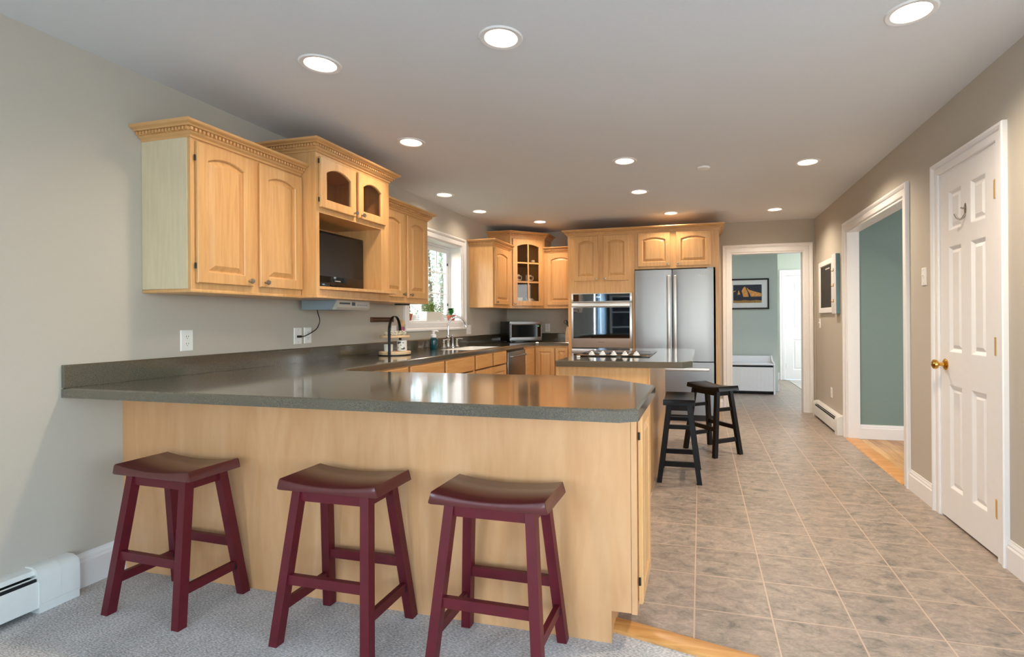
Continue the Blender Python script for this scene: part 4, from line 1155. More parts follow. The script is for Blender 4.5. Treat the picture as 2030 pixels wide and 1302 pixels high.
mb = MB(); text_into(mb, 'Whirlpool', 0.026, frame((0.035, 6.138, 1.700), (1, 0, 0), (0, -1, 0)), 0.001); obj('badge', mb, outdoor_white, dr)
mb = MB(); mb.box((0.08, 6.17, 1.768), (0.15, 6.25, 1.790), 0.004); obj('hinge_cover', mb, grey_plastic, t)

# microwave, turned into the corner
ma = math.radians(41)
t = thing('microwave', 'countertop microwave with steel front, angled in the corner below the glass cabinet', 'microwave', (-2.41, 6.285, ZT), ma)
mw, md, mh = 0.455, 0.36, 0.272
mb = MB(); mb.box((0, 0.012, 0.012), (mw, md, mh), 0.004)
for x in (0.03, mw - 0.05):
    for y in (0.04, md - 0.06): mb.box((x, y, 0.0008), (x + 0.02, y + 0.02, 0.013))
obj('case', mb, black_plastic, t, local=True)
mb = MB(); mb.box((0, -0.012, 0.014), (mw, 0.011, 0.065), 0.004); mb.box((0, -0.012, 0.226), (mw, 0.011, mh), 0.004); mb.box((0, -0.012, 0.0651), (0.022, 0.011, 0.2259)); mb.box((mw - 0.014, -0.012, 0.0651), (mw, 0.011, 0.2259))
fr = obj('front_frame', mb, steel, t, local=True)
mb = MB(); mb.box((0.0221, -0.010, 0.0651), (mw - 0.0141, 0.010, 0.2259)); obj('door_glass', mb, black_gloss, t, local=True)
mb = MB(); text_into(mb, '9:18', 0.014, frame((mw - 0.05, -0.0108, 0.208), (1, 0, 0), (0, -1, 0))); obj('clock', mb, green_em, t, local=True)
mb = MB(); mb.cyl((0.012, -0.03, 0.05), (0.012, -0.03, 0.25), 0.007)
for z in (0.06, 0.24): mb.cyl((0.012, -0.03, z), (0.012, -0.010, z), 0.006)
obj('handle', mb, steel, t, local=True)

# television in the niche
t = thing('television', 'small black flat-screen television standing in the cabinet niche', 'television', (-2.47, 3.05, 1.4095))
mb = MB(); mb.box((-2.49, 2.765, 1.428), (-2.445, 3.345, 1.795), 0.006, 2); tvb = obj('bezel', mb, black_gloss, t)
mb = MB(); mb.box((-2.4448, 2.79, 1.494), (-2.4435, 3.325, 1.778)); obj('screen', mb, screen_black, t)
mb = MB(); mb.box((-2.4448, 3.03, 1.462), (-2.4438, 3.037, 1.469)); mb.box((-2.4448, 3.041, 1.4625), (-2.4438, 3.088, 1.4685)); obj('badge', mb, silver_plastic, t)
mb = MB(); mb.lathe([(0.0005, 0), (0.08, 0.0), (0.08, 0.004), (0.02, 0.008), (0.015, 0.03)], (-2.47, 3.06, 1.4097), seg=28, sy=1.5); obj('stand', mb, black_plastic, t)
mb = MB(); mb.box((-2.42, 2.745, 1.4098), (-2.345, 2.86, 1.440), 0.003)
bx = tag(obj('cable_box', mb, black_plastic), 'small black cable box on the niche shelf below the television', 'cable box')
mb = MB(); mb.box((-2.3452, 2.79, 1.422), (-2.3444, 2.81, 1.430)); obj('indicator', mb, blue_print, bx)

# under-cabinet radio with its cord
t = thing('under_cabinet_radio', 'grey radio hanging below the television cabinet with a dark power cord', 'radio', (-2.54, 3.17, 1.333))
mb = MB(); mb.prism([(-2.68, 1.3335), (-2.68, 1.268), (-2.445, 1.268), (-2.405, 1.3335)], 2.985, 3.0, axis='y'); mb.box((-2.68, 3.0, 1.268), (-2.44, 3.345, 1.3335), 0.004); obj('case', mb, grey_plastic, t)
mb = MB(); mb.prism([(-2.44, 1.3335), (-2.44, 1.268), (-2.415, 1.268), (-2.40, 1.285), (-2.40, 1.3335)], 3.0, 3.35, axis='y'); fp = obj('front_panel', mb, silver_plastic, t, smooth=False)
mb = MB(); mb.box((-2.4002, 3.15, 1.298), (-2.3985, 3.185, 1.322)); mb.box((-2.4002, 3.02, 1.306), (-2.3985, 3.13, 1.318)); obj('display', mb, slate_print, fp)
for k in range(5):
    mb = MB(); mb.box((-2.4002, 3.21 + k * 0.024, 1.300), (-2.397, 3.226 + k * 0.024, 1.308), 0.001); obj('button', mb, grey_plastic, fp)
pts = [(-2.60, 3.04, 1.270), (-2.60, 3.05, 1.24), (-2.63, 3.10, 1.20), (-2.68, 3.15, 1.165), (-2.70, 3.145, 1.13), (-2.708, 3.09, 1.10), (-2.708, 3.035, 1.083), (-2.708, 3.005, 1.083)]
def smooth_pts(p, n=6):
    p = [Vector(q) for q in p]; out = []
    for i in range(len(p) - 1):
        a, b, c, d_ = p[max(i - 1, 0)], p[i], p[i + 1], p[min(i + 2, len(p) - 1)]
        for k in range(n):
            u = k / n
            out.append(0.5 * ((2 * b) + (c - a) * u + (2 * a - 5 * b + 4 * c - d_) * u * u + (3 * b - a - 3 * c + d_) * u ** 3))
    return out + [p[-1]]
mb = MB(); mb.tube(smooth_pts(pts), 0.0035, 8); mb.box((-2.722, 2.985, 1.075), (-2.70, 3.012, 1.091), 0.003); obj('power_cord', mb, black_plastic, t)

# ================================================================ WALL PLATES
def plate(name, label, cat, T, w=0.072, h=0.115, kind='duplex'):
    t = thing(name, label, cat, T.translation[:])
    mb = MB(T)
    R = lambda d, z: [(-w / 2 + d, -h / 2 + d, z), (w / 2 - d, -h / 2 + d, z), (w / 2 - d, h / 2 - d, z), (-w / 2 + d, h / 2 - d, z)]
    mb.loft([R(0, 0.0005), R(0, 0.003), R(0.004, 0.006)], True, False, True); obj('cover_plate', mb, white_plastic, t, smooth=False)
    xs = [0] if w < 0.09 else [-0.023, 0.023]
    for i, x in enumerate(xs):
        if kind == 'duplex' or (kind == 'mixed' and i == 1):
            for z in (-0.0195, 0.0195):
                mb = MB(T); mb.lathe([(0.0165, 0.0061), (0.0165, 0.0075), (0.0005, 0.0076)], (x, z, 0), (0, 0, 1), 20); r = obj('receptacle', mb, white_plastic, t)
                s_ = MB(T)
                for dx in (-0.006, 0.006): s_.box((x + dx - 0.0011, z - 0.001, 0.0076), (x + dx + 0.0011, z + 0.007, 0.0079))
                s_.cyl((x, z - 0.008, 0.0076), (x, z - 0.008, 0.0079), 0.0022, seg=10); obj('slot', s_, dark_slot, r)
        elif kind in ('toggle', 'mixed'):
            mb = MB(T); mb.box((x - 0.005, -0.012, 0.006), (x + 0.005, 0.012, 0.0075)); mb.loft([[(x - 0.004, 0.0, 0.007), (x + 0.004, 0, 0.007), (x + 0.004, 0.009, 0.007), (x - 0.004, 0.009, 0.007)], [(x - 0.003, 0.008, 0.019), (x + 0.003, 0.008, 0.019), (x + 0.003, 0.014, 0.018), (x - 0.003, 0.014, 0.018)]], True, False, True); obj('toggle', mb, white_plastic, t)
    if kind in ('toggle', 'blank'):
        mb = MB(T)
        for z in (-0.042, 0.042): mb.cyl((0, z, 0.006), (0, z, 0.0066), 0.003, seg=10)
        obj('screw', mb, nickel, t)
    if kind == 'blank':
        mb = MB(T); mb.lathe([(0.006, 0.006), (0.006, 0.012), (0.003, 0.014)], (0.0, -0.004, 0), (0, 0, 1), 12, False, True); obj('jack', mb, brass, t)
    return t
LT = lambda y, z: frame((XL, y, z), (0, 1, 0), (1, 0, 0))
plate('wall_outlet', 'white outlet on the left wall, alone below the double wall cabinet', 'outlet', LT(2.199, 1.087))
plate('cable_plate', 'white cover plate where the radio cord ends, left of its outlet', 'wall plate', LT(3.001, 1.087), kind='blank')
plate('wall_outlet', 'white outlet right of the cord plate under the hanging radio', 'outlet', LT(3.094, 1.088))
plate('wall_outlet', 'white outlet on the left wall, half hidden behind the two-tier tray', 'outlet', LT(4.17, 1.088))
plate('wall_outlet', 'wide white switch and outlet plate right of the sink window casing', 'outlet', LT(5.742, 1.078), w=0.118, kind='mixed')
plate('wall_outlet', 'white outlet on the back wall right of the microwave', 'outlet', frame((-2.112, YB, 1.078), (1, 0, 0), (0, -1, 0)))
RT = lambda y, z: frame((XR, y, z), (0, -1, 0), (-1, 0, 0))
plate('light_switch', 'white toggle switch on the right wall between the opening and the closet door', 'light switch', RT(3.783, 1.45), kind='toggle')
plate('light_switch', 'white toggle switch on the right wall below the chalkboard', 'light switch', RT(6.77, 1.125), kind='toggle')
plate('wall_outlet', 'white outlet low on the right wall above the baseboard heater', 'outlet', RT(6.22, 0.365))
plate('light_switch', 'white switch plate on the hall corner by the white hall door', 'light switch', frame((1.228, 9.6, 1.12), (0, 1, 0), (1, 0, 0)), kind='toggle')

# ================================================================ COUNTER ITEMS
# magnetic knife rack
t = thing('knife_rack', 'empty walnut knife rack with two black strips on the left wall', 'knife rack', (XL, 3.98, 1.20))
mb = MB(); mb.box((XL + 0.0005, 3.815, 1.178), (XL + 0.016, 4.147, 1.222), 0.003); obj('wood_bar', mb, walnut, t)
for z in (1.189, 1.211):
    mb = MB(); mb.box((XL + 0.0161, 3.833, z - 0.004), (XL + 0.019, 4.13, z + 0.004)); obj('magnet_strip', mb, black_metal, t)
# two-tier tray
tx, ty = -2.50, 3.83
t = thing('tiered_tray', 'two-tier round wooden tray with a black metal arch handle', 'tray', (tx, ty, ZT))
mb = MB(); mb.lathe([(0.0005, 0.008), (0.128, 0.008), (0.130, 0.012), (0.130, 0.030), (0.127, 0.033), (0.0005, 0.033)], (tx, ty, ZT), seg=40); obj('lower_tier', mb, pale_wood, t)
mb = MB(); mb.lathe([(0.0005, 0.0008), (0.132, 0.0008), (0.133, 0.008), (0.0005, 0.0079)], (tx, ty, ZT), seg=40); obj('base_ring', mb, black_metal, t)
mb = MB(); mb.lathe([(0.0005, 0.148), (0.118, 0.148), (0.122, 0.152), (0.120, 0.166), (0.0005, 0.166)], (tx, ty, ZT), seg=40); obj('upper_tier', mb, pale_wood, t)
ad = Vector((0.86, -0.5, 0)).normalized() * -1
pts = [Vector((tx, ty, ZT + 0.002)) + ad * 0.128]
ad2 = Vector((-0.25, 0.97, 0)).normalized()
pts = []
for a in range(0, 181, 10):
    r = math.radians(a); pts.append(Vector((tx, ty, ZT + 0.20)) - ad2 * 0.136 * math.cos(r) + Vector((0, 0, 0.128 * math.sin(r))))
pts = [Vector((tx, ty, ZT + 0.0015)) - ad2 * 0.136] + pts + [Vector((tx, ty, ZT + 0.0015)) + ad2 * 0.136]
mb = MB()
L = []
pd = Vector((ad2.y, -ad2.x, 0))
for i, p in enumerate(pts):
    d = (pts[min(i + 1, len(pts) - 1)] - pts[max(i - 1, 0)]).normalized(); nrm = d.cross(pd).normalized()
    L.append([p + pd * 0.011 + nrm * 0.002, p - pd * 0.011 + nrm * 0.002, p - pd * 0.011 - nrm * 0.002, p + pd * 0.011 - nrm * 0.002])
mb.loft(L, True, True, True); obj('arch_handle', mb, black_metal, t)
# printed mug and candle on the lower tier
t = thing('mug', 'white mug with dark cow-like patches on the lower tray tier', 'mug', (-2.455, 3.865, ZT + 0.0335), math.radians(95))
mb = MB(); mb.lathe([(0.0005, 0), (0.038, 0), (0.041, 0.004), (0.041, 0.088), (0.039, 0.090), (0.037, 0.086), (0.037, 0.006), (0.0005, 0.006)], seg=28); obj('body', mb, ceramic, t, local=True)
mb = MB()
for a, z, w, h in ((-188, 0.072, 0.9, 0.008), (-200, 0.064, 0.4, 0.006), (-140, 0.018, 0.9, 0.006), (-128, 0.026, 0.35, 0.007), (-165, 0.050, 0.35, 0.003), (-140, 0.070, 0.4, 0.004), (-205, 0.030, 0.3, 0.004)):
    q = [math.radians(a) + w * (k / 6 - 0.5) for k in range(7)]
    lo = [(0.0413 * math.cos(x), 0.0413 * math.sin(x), z - h * math.sin(PI * (k + 0.5) / 7)) for k, x in enumerate(q)]
    hi = [(0.0413 * math.cos(x), 0.0413 * math.sin(x), z + h * math.sin(PI * (k + 1) / 8)) for k, x in enumerate(q)]
    mb.loft([lo, hi], False)
obj('print', mb, slate_print, t, local=True)
mb = MB(); mb.tube(smooth_pts([(0.036, 0.018, 0.07), (0.055, 0.032, 0.07), (0.062, 0.036, 0.045), (0.05, 0.028, 0.02), (0.036, 0.018, 0.02)], 4), 0.005, 8); obj('handle', mb, ceramic, t, local=True)
mb = MB(); mb.lathe([(0.0005, 0), (0.036, 0), (0.037, 0.055), (0.0355, 0.058), (0.034, 0.05), (0.0005, 0.05)], (-2.535, 3.79, ZT + 0.0335), seg=24)
tag(obj('candle', mb, ceramic), 'plain white candle beside the printed mug on the lower tray tier', 'candle')
# garland of white blossoms and small sign on upper tier
t = thing('flower_garland', 'white blossoms and leaves lying on the upper tray tier', 'flowers', (tx, ty, ZT + 0.1665))
random.seed(3)
for k in range(11):
    a = 2 * PI * k / 11 + 0.3; r = 0.075 + 0.012 * math.sin(3 * k)
    c = (tx + r * math.cos(a), ty + r * math.sin(a), ZT + 0.1675)
    mb = MB()
    hgt = random.uniform(0.012, 0.034)
    for j in range(13):
        b = random.random() * 2 * PI; q = random.random() * 0.017; p = Vector(c) + Vector((q * math.cos(b), q * math.sin(b), 0.007 + hgt * random.random()))
        mb.ball(p, random.uniform(0.0045, 0.0078), 7, 5, random.uniform(0.6, 1.0))
    mb.tube([c, Vector(c) + Vector((0, 0, hgt))], 0.0025, 6)
    obj('blossom', mb, petal, t)
mb = MB()
for k in range(26):
    a = random.random() * 2 * PI; r = 0.045 + 0.065 * random.random(); p = Vector((tx + r * math.cos(a), ty + r * math.sin(a), ZT + 0.168 + 0.02 * random.random()))
    d = Vector((math.cos(a + 1), math.sin(a + 1), 0.4)) * 0.02; n = Vector((-d.y, d.x, 0)).normalized() * 0.006
    mb.loft([[p, p + d * 0.5 + n, p + d, p + d * 0.5 - n], [q + Vector((0, 0, 0.0008)) for q in (p, p + d * 0.5 + n, p + d, p + d * 0.5 - n)]], True, True, True)
obj('leaves', mb, leaf_c, t)
mb = MB(); mb.box((-2.545, 3.835, ZT + 0.1668), (-2.530, 3.885, ZT + 0.232), 0.002)
tag(obj('wood_block', mb, outdoor_white), 'small white block standing among the blossoms on the upper tier', 'ornament')
# pink and tan dispenser hanging by the window
t = thing('wall_ornament', 'small tan and pink ornament hanging on the wall beside the window casing', 'ornament', (XL, 4.256, 1.14))
mb = MB(); mb.lathe([(0.0005, 0.0), (0.024, 0.002), (0.026, 0.045), (0.0005, 0.047)], (XL + 0.028, 4.256, 1.086), seg=18); obj('lower_part', mb, pink, t)
mb = MB(); mb.lathe([(0.020, 0.0), (0.030, 0.02), (0.026, 0.045), (0.012, 0.062), (0.0005, 0.064)], (XL + 0.028, 4.256, 1.1335), seg=18); obj('upper_part', mb, tan, t)
# soap bottle
t = thing('soap_bottle', 'teal soap bottle with white foam pump left of the faucet', 'soap bottle', (-2.60, 4.66, ZT))
sx_, sy_ = -2.60, 4.66
mb = MB(); mb.lathe([(0.0005, 0.0008), (0.034, 0.0008), (0.037, 0.006), (0.037, 0.095), (0.034, 0.108), (0.022, 0.118), (0.0005, 0.119)], (sx_, sy_, ZT), seg=24); obj('bottle', mb, soap_teal, t)
mb = MB(); mb.lathe([(0.023, 0.118), (0.027, 0.122), (0.027, 0.145), (0.022, 0.152), (0.012, 0.154), (0.012, 0.178), (0.018, 0.182), (0.020, 0.190), (0.0005, 0.192)], (sx_, sy_, ZT), seg=20)
mb.tube([(sx_, sy_, ZT + 0.184), (sx_ + 0.025, sy_ + 0.01, ZT + 0.186), (sx_ + 0.045, sy_ + 0.018, ZT + 0.180)], [0.009, 0.008, 0.006], 10); obj('pump', mb, white_plastic, t)
# faucet
fx, fy = -2.595, 4.955
t = thing('faucet', 'high-arc chrome bridge faucet behind the sink with side handles and sprayer', 'faucet', (fx, fy, ZT))
def pedestal(nm, x, y, h, r, m=nickel):
    mb = MB(); mb.lathe([(r * 1.25, 0.0008), (r * 1.3, 0.008), (r, 0.014), (r * 0.85, h * 0.5), (r * 0.6, h * 0.8), (r * 0.8, h * 0.88), (r * 0.8, h), (0.0005, h + 0.004)], (x, y, ZT), seg=20, cap0=True)
    return obj(nm, mb, m, t)
pedestal('spout_base', fx, fy, 0.10, 0.026)
mb = MB(); mb.tube(smooth_pts([(fx, fy, ZT + 0.10), (fx, fy + 0.005, ZT + 0.15), (fx, fy + 0.01, ZT + 0.24), (fx + 0.015, fy + 0.035, ZT + 0.30), (fx + 0.05, fy + 0.085, ZT + 0.328), (fx + 0.09, fy + 0.145, ZT + 0.312), (fx + 0.112, fy + 0.18, ZT + 0.265), (fx + 0.116, fy + 0.187, ZT + 0.235)], 6), 0.0105, 12)
mb.lathe([(0.012, 0), (0.015, 0.004), (0.015, 0.02), (0.012, 0.024)], (fx + 0.116, fy + 0.187, ZT + 0.214), seg=14, cap0=True, cap1=True); mb.ball((fx, fy, ZT + 0.115), 0.022, 14, 8); obj('spout', mb, chrome, t)
for dy, nm in ((-0.095, 'hot_handle'), (0.20, 'cold_handle')):
    o = pedestal(nm, fx, fy + dy, 0.07, 0.022)
    mb = MB(); mb.ball((fx, fy + dy, ZT + 0.082), 0.012, 12, 6); mb.tube([(fx, fy + dy, ZT + 0.085), (fx + 0.03, fy + dy + 0.02, ZT + 0.09), (fx + 0.055, fy + dy + 0.035, ZT + 0.087)], [0.006, 0.005, 0.006], 8); obj('lever', mb, chrome, o)
mb = MB(); mb.lathe([(0.024, 0.0008), (0.024, 0.008), (0.014, 0.014), (0.011, 0.05), (0.013, 0.06), (0.010, 0.11), (0.014, 0.125), (0.0005, 0.135)], (fx, fy + 0.105, ZT), seg=18, cap0=True); obj('sprayer', mb, chrome, t)
# plants on the window sill
ZS = WIN[2] + 0.0165
def leaf(mb, p, d, ln, w, droop=0.3, up=Vector((0, 0, 1))):
    d = Vector(d).normalized(); s = d.cross(up)
    if s.length < 1e-3: s = Vector((1, 0, 0))
    s.normalize(); L = []
    for i in range(5):
        u = i / 4; c = Vector(p) + d * ln * u - up * droop * ln * u * u; ww = w * math.sin(PI * (0.12 + 0.85 * u)) if i < 4 else w * 0.06
        L.append([c + s * ww + up * ww * 0.25, c, c - s * ww + up * ww * 0.25])
    mb.loft(L, False)
def bush(nm, c, rx, ry, h, n, ln, w, mats, parent):
    mb = MB()
    for i in range(n):
        mb.slot = random.randrange(len(mats)); a = random.random() * 2 * PI; r = math.sqrt(random.random())
        p = (c[0] + rx * r * math.cos(a), c[1] + ry * r * math.sin(a), c[2] + h * (0.05 + 0.95 * random.random()) * (1 - 0.45 * r * r))
        leaf(mb, p, (math.cos(a) * r + random.uniform(-.5, .5), math.sin(a) * r + random.uniform(-.5, .5), random.uniform(-0.1, 0.9)), ln * random.uniform(.7, 1.2), w * random.uniform(.7, 1.2))
    for i in range(n // 12):
        mb.slot = 0; a = random.random() * 2 * PI; r = random.random() * 0.8
        mb.tube([(c[0] + rx * .3 * r * math.cos(a), c[1] + ry * .3 * r * math.sin(a), c[2] - 0.01), (c[0] + rx * r * math.cos(a), c[1] + ry * r * math.sin(a), c[2] + h * 0.75)], 0.0018, 5)
    return obj(nm, mb, mats, parent)
t = thing('potted_plant', 'bushy yellow-green plant in a white rectangular planter on the window sill', 'plant', (XL - 0.055, 4.925, ZS), 0, 'plants on the window sill')
px, py = XL - 0.048, 4.925
mb = MB()
R = lambda d, z: [(px - 0.045 + d, py - 0.16 + d, z), (px + 0.045 - d, py - 0.16 + d, z), (px + 0.045 - d, py + 0.16 - d, z), (px - 0.045 + d, py + 0.16 - d, z)]
mb.loft([R(0.006, ZS + 0.0005), R(0, ZS + 0.01), R(0, ZS + 0.094), R(0.003, ZS + 0.096), R(0.007, ZS + 0.094), R(0.008, ZS + 0.08)], True, True, True); obj('planter', mb, ceramic, t)
bush('foliage', (px + 0.005, py + 0.0, ZS + 0.085), 0.05, 0.17, 0.13, 330, 0.026, 0.009, [leaf_a, leaf_a, leaf_b], t)
def pot(mb, c, r, h):
    mb.lathe([(0.0005, 0.0005), (r * 0.72, 0.0005), (r * 0.95, h * 0.75), (r * 1.05, h * 0.75), (r * 1.05, h), (r * 0.95, h), (r * 0.92, h * 0.85), (0.0005, h * 0.85)], c, seg=24)
t = thing('potted_plant', 'broad-leaved green plant in a terracotta pot at the right of the sill', 'plant', (XL - 0.05, 5.40, ZS), 0, 'plants on the window sill')
mb = MB(); pot(mb, (XL - 0.05, 5.385, ZS), 0.050, 0.062); obj('pot', mb, terracotta, t)
mb = MB()
for k in range(17):
    a = k * 2.4 + 0.4; lv = k / 16
    mb.slot = 1 if k % 3 == 0 else 0; leaf(mb, (XL - 0.05, 5.385, ZS + 0.055 + 0.055 * lv), (math.cos(a) * 0.8, math.sin(a), 0.25 + 1.1 * lv), 0.095 - 0.02 * lv, 0.026, 0.35)
obj('foliage', mb, [leaf_b, leaf_c], t)
t = thing('potted_plant', 'small green plant in a terracotta pot at the left end of the sill', 'plant', (XL - 0.05, 4.485, ZS), 0, 'plants on the window sill')
mb = MB(); pot(mb, (XL - 0.05, 4.488, ZS), 0.040, 0.070); obj('pot', mb, terracotta, t)
mb = MB()
for k in range(26):
    a = k * 2.4; mb.slot = k % 2; leaf(mb, (XL - 0.05, 4.488, ZS + 0.06 + 0.0045 * k), (math.cos(a) * 0.7, math.sin(a) * 0.7, 0.5 + 0.03 * k), 0.05, 0.016, 0.35)
obj('foliage', mb, [leaf_b, leaf_c], t)
mb = MB(); mb.box((XL - 0.075, 4.575, ZS + 0.0005), (XL - 0.045, 4.625, ZS + 0.055), 0.004)
tag(obj('sill_card', mb, paper), 'small white card standing on the sill right of the left terracotta pot', 'card')
# knife block with scissors beside the oven cabinet
t = thing('knife_block', 'pale wooden knife block with black-handled shears beside the oven cabinet', 'knife block', (-1.70, 6.72, ZT))
mb = MB(); mb.prism([(-1.755, ZT + 0.0008), (-1.655, ZT + 0.0008), (-1.655, ZT + 0.16), (-1.735, ZT + 0.20), (-1.755, ZT + 0.10)], 6.66, 6.80, axis='y'); obj('block', mb, pale_wood, t)
mb = MB(); mb.tube([(-1.72, 6.70, ZT + 0.185), (-1.735, 6.70, ZT + 0.225)], 0.006, 8)
for s_ in (-1, 1):
    mb.tube(smooth_pts([(-1.735, 6.70, ZT + 0.222), (-1.765 + 0.012 * s_, 6.70 + 0.016 * s_, ZT + 0.255), (-1.752, 6.70 + 0.03 * s_, ZT + 0.282), (-1.735, 6.70 + 0.014 * s_, ZT + 0.255), (-1.735, 6.70, ZT + 0.222)], 4), 0.0045, 7)
obj('shears', mb, black_plastic, t)
for x in (-1.70, -1.675):
    mb = MB(); mb.box((x - 0.008, 6.735, ZT + 0.17), (x + 0.008, 6.76, ZT + 0.245), 0.004); obj('knife_handle', mb, black_plastic, t)

# crockery in the corner cabinet
def inE(a, b): v = E0 + ed * a - en * b; return (v.x, v.y)
def cup(name, label, c, z, r, h, ang, printm, cat='mug', grp='crockery behind the glass corner door'):
    t = thing(name, label, cat, (c[0], c[1], z), ang, grp)
    mb = MB(); mb.lathe([(0.0005, 0.0006), (r * 0.8, 0.0006), (r, 0.01), (r, h), (r - 0.003, h), (r - 0.003, 0.01), (0.0005, 0.008)], seg=24); obj('body', mb, ceramic, t, local=True)
    mb = MB(); mb.tube(smooth_pts([(r - 0.002, 0, h * 0.8), (r + 0.022, 0, h * 0.82), (r + 0.03, 0, h * 0.5), (r + 0.018, 0, h * 0.2), (r - 0.002, 0, h * 0.2)], 4), 0.0045, 8); obj('handle', mb, ceramic, t, local=True)
    if printm:
        mb = MB(); q = [math.radians(-95 + 60 * k / 8) for k in range(9)]
        mb.loft([[((r + 0.0004) * math.cos(x), (r + 0.0004) * math.sin(x), h * (0.5 - 0.28 * math.sin(PI * (k + .5) / 9))) for k, x in enumerate(q)], [((r + 0.0004) * math.cos(x), (r + 0.0004) * math.sin(x), h * (0.5 + 0.25 * math.sin(PI * (k + 1) / 10))) for k, x in enumerate(q)]], False)
        obj('print', mb, printm, t, local=True)
    return t
ea = math.atan2(ed.y, ed.x)
cup('mug', 'white mug with brown motif at the left behind the glass corner door, middle shelf', inE(0.125, 0.075), 1.7145, 0.038, 0.085, ea, dark_print)
cup('mug', 'white mug with brown motif at the right behind the glass corner door, middle shelf', inE(0.295, 0.075), 1.7145, 0.040, 0.085, ea, dark_print)
cup('mug', 'blue and white patterned cup at the left on the cabinet floor behind glass', inE(0.15, 0.085), 1.3635, 0.058, 0.128, ea + 2.2, blue_print)
cup('mug', 'white cup with blue mark at the right on the cabinet floor behind glass', inE(0.31, 0.075), 1.3635, 0.052, 0.118, ea, blue_print)
for a in (0.15, 0.31):
    mb = MB(); c = inE(a, 0.20); T = Matrix.Translation((c[0], c[1], 1.3638)) @ Matrix.Rotation(ea, 4, 'Z') @ Matrix.Rotation(math.radians(-78), 4, 'X')
    mb.T = Matrix.Translation((c[0], c[1], 1.4495)) @ Matrix.Rotation(ea, 4, 'Z')
    mb.lathe([(0.0005, 0.004), (0.05, 0.003), (0.080, 0.012), (0.083, 0.014), (0.05, 0.0), (0.0005, 0.0)], (0, 0, 0), (0, -1, 0.18), 28)
    tag(obj('plate', mb, [blue_print]), 'blue plate standing upright behind the %s cup in the corner cabinet' % ('patterned left' if a < 0.2 else 'right'), 'plate', 'crockery behind the glass corner door')
mb = MB(); c = inE(0.36, 0.07); mb.lathe([(0.0005, 0.0006), (0.022, 0.0006), (0.030, 0.016), (0.026, 0.03), (0.008, 0.035), (0.0005, 0.036)], (c[0], c[1], 1.9695), seg=16)
tag(obj('creamer', mb, ceramic), 'small white creamer on the top shelf behind the glass corner door', 'creamer', 'crockery behind the glass corner door')

# ================================================================ STOOLS
def stool(name, label, paint, seatm, group, upper_rails, hs=0.605):
    t = thing(name, label, 'bar stool', (0, 0, 0), 0, group)
    L_, W_ = 0.415, 0.225; th = 0.036
    mb = MB(); loops = []
    N = 20
    def ztop(u): return hs - 0.018 * (1 - (2 * u) ** 2)
    def ring(u):
        x = u * L_; z = ztop(u); zb = hs - th - 0.006
        e = 0.002
        return [(x, -W_ / 2 + e, zb), (x, W_ / 2 - e, zb), (x, W_ / 2, zb + 0.003), (x, W_ / 2 - 0.001, z - 0.005), (x, W_ / 2 - 0.006, z), (x, -W_ / 2 + 0.006, z), (x, -W_ / 2 + 0.001, z - 0.005), (x, -W_ / 2, zb + 0.003)]
    us = [-0.5 + i / N for i in range(N + 1)]
    loops = [ring(u) for u in us]
    def endcap(u, sgn):
        r = ring(u); cz = sum(p[2] for p in r) / 8
        return [(p[0] + sgn * (-0.001 if p[2] > cz else 0.010), p[1] * 0.985, cz + (p[2] - cz) * 0.9) for p in r]
    loops = [endcap(-0.5, -1)] + loops + [endcap(0.5, 1)]
    mb.loft(loops, True, True, True); obj('seat', mb, seatm, t, local=True, angle=50)
    lw = 0.036; tx_, ty_, bx, by = 0.148, 0.072, 0.195, 0.142
    zt = hs - th - 0.006
    def at(sx, sy, z):
        u = z / zt; return Vector((sx * (bx + (tx_ - bx) * u), sy * (by + (ty_ - by) * u), z))
    for sx in (-1, 1):
        for sy in (-1, 1):
            mb = MB(); mb.bar(at(sx, sy, 0.0), at(sx, sy, zt + 0.004), lw, lw, (1, 0, 0)); obj('leg', mb, paint, t, local=True, smooth=False)
            if sy > 0 and not upper_rails:
                mb = MB(); p = at(sx, sy, 0.128); mb.box((p.x - 0.012, p.y - 0.026, p.z - 0.012), (p.x + 0.012, p.y - 0.0185, p.z + 0.014), 0.003); obj('bumper', mb, rubber, t, local=True)
    def rail(nm, a, b, h, d, wdir):
        mb = MB(); mb.bar(a, b, d, h, wdir); obj(nm, mb, paint, t, local=True, smooth=False)
    for sy in (-1, 1):
        rail('apron', at(-1, sy, zt - 0.022), at(1, sy, zt - 0.022), 0.045, 0.02, (0, 1, 0))
        rail('stretcher', at(-1, sy, 0.235), at(1, sy, 0.235), 0.036, 0.02, (0, 1, 0))
    for sx in (-1, 1):
        rail('apron', at(sx, -1, zt - 0.022), at(sx, 1, zt - 0.022), 0.045, 0.02, (1, 0, 0))
        rail('stretcher', at(sx, -1, 0.135), at(sx, 1, 0.135), 0.036, 0.02, (1, 0, 0))
        if upper_rails: rail('stretcher', at(sx, -1, 0.40), at(sx, 1, 0.40), 0.030, 0.02, (1, 0, 0))
    return t
st = stool('bar_stool', 'burgundy saddle-seat stool nearest the left wall, at the peninsula', burgundy, burgundy_seat, 'burgundy stools at the peninsula', False)
st.location = (-2.172, 1.707, CARPET_Z); st.rotation_euler = (0, 0, math.radians(-2))
dup(st, (-1.338, 1.712, CARPET_Z), math.radians(0), 'burgundy saddle-seat stool in the middle of the row at the peninsula')
dup(st, (-0.700, 1.708, CARPET_Z), math.radians(-0.5), 'burgundy saddle-seat stool nearest the tiled floor, rightmost at the peninsula')
sb_ = stool('bar_stool', 'black saddle-seat stool pulled in beside the island, nearer the peninsula', black_paint, black_paint, 'black stools at the island', True)
sb_.location = (-0.157, 3.985, 0); sb_.rotation_euler = (0, 0, math.radians(91))
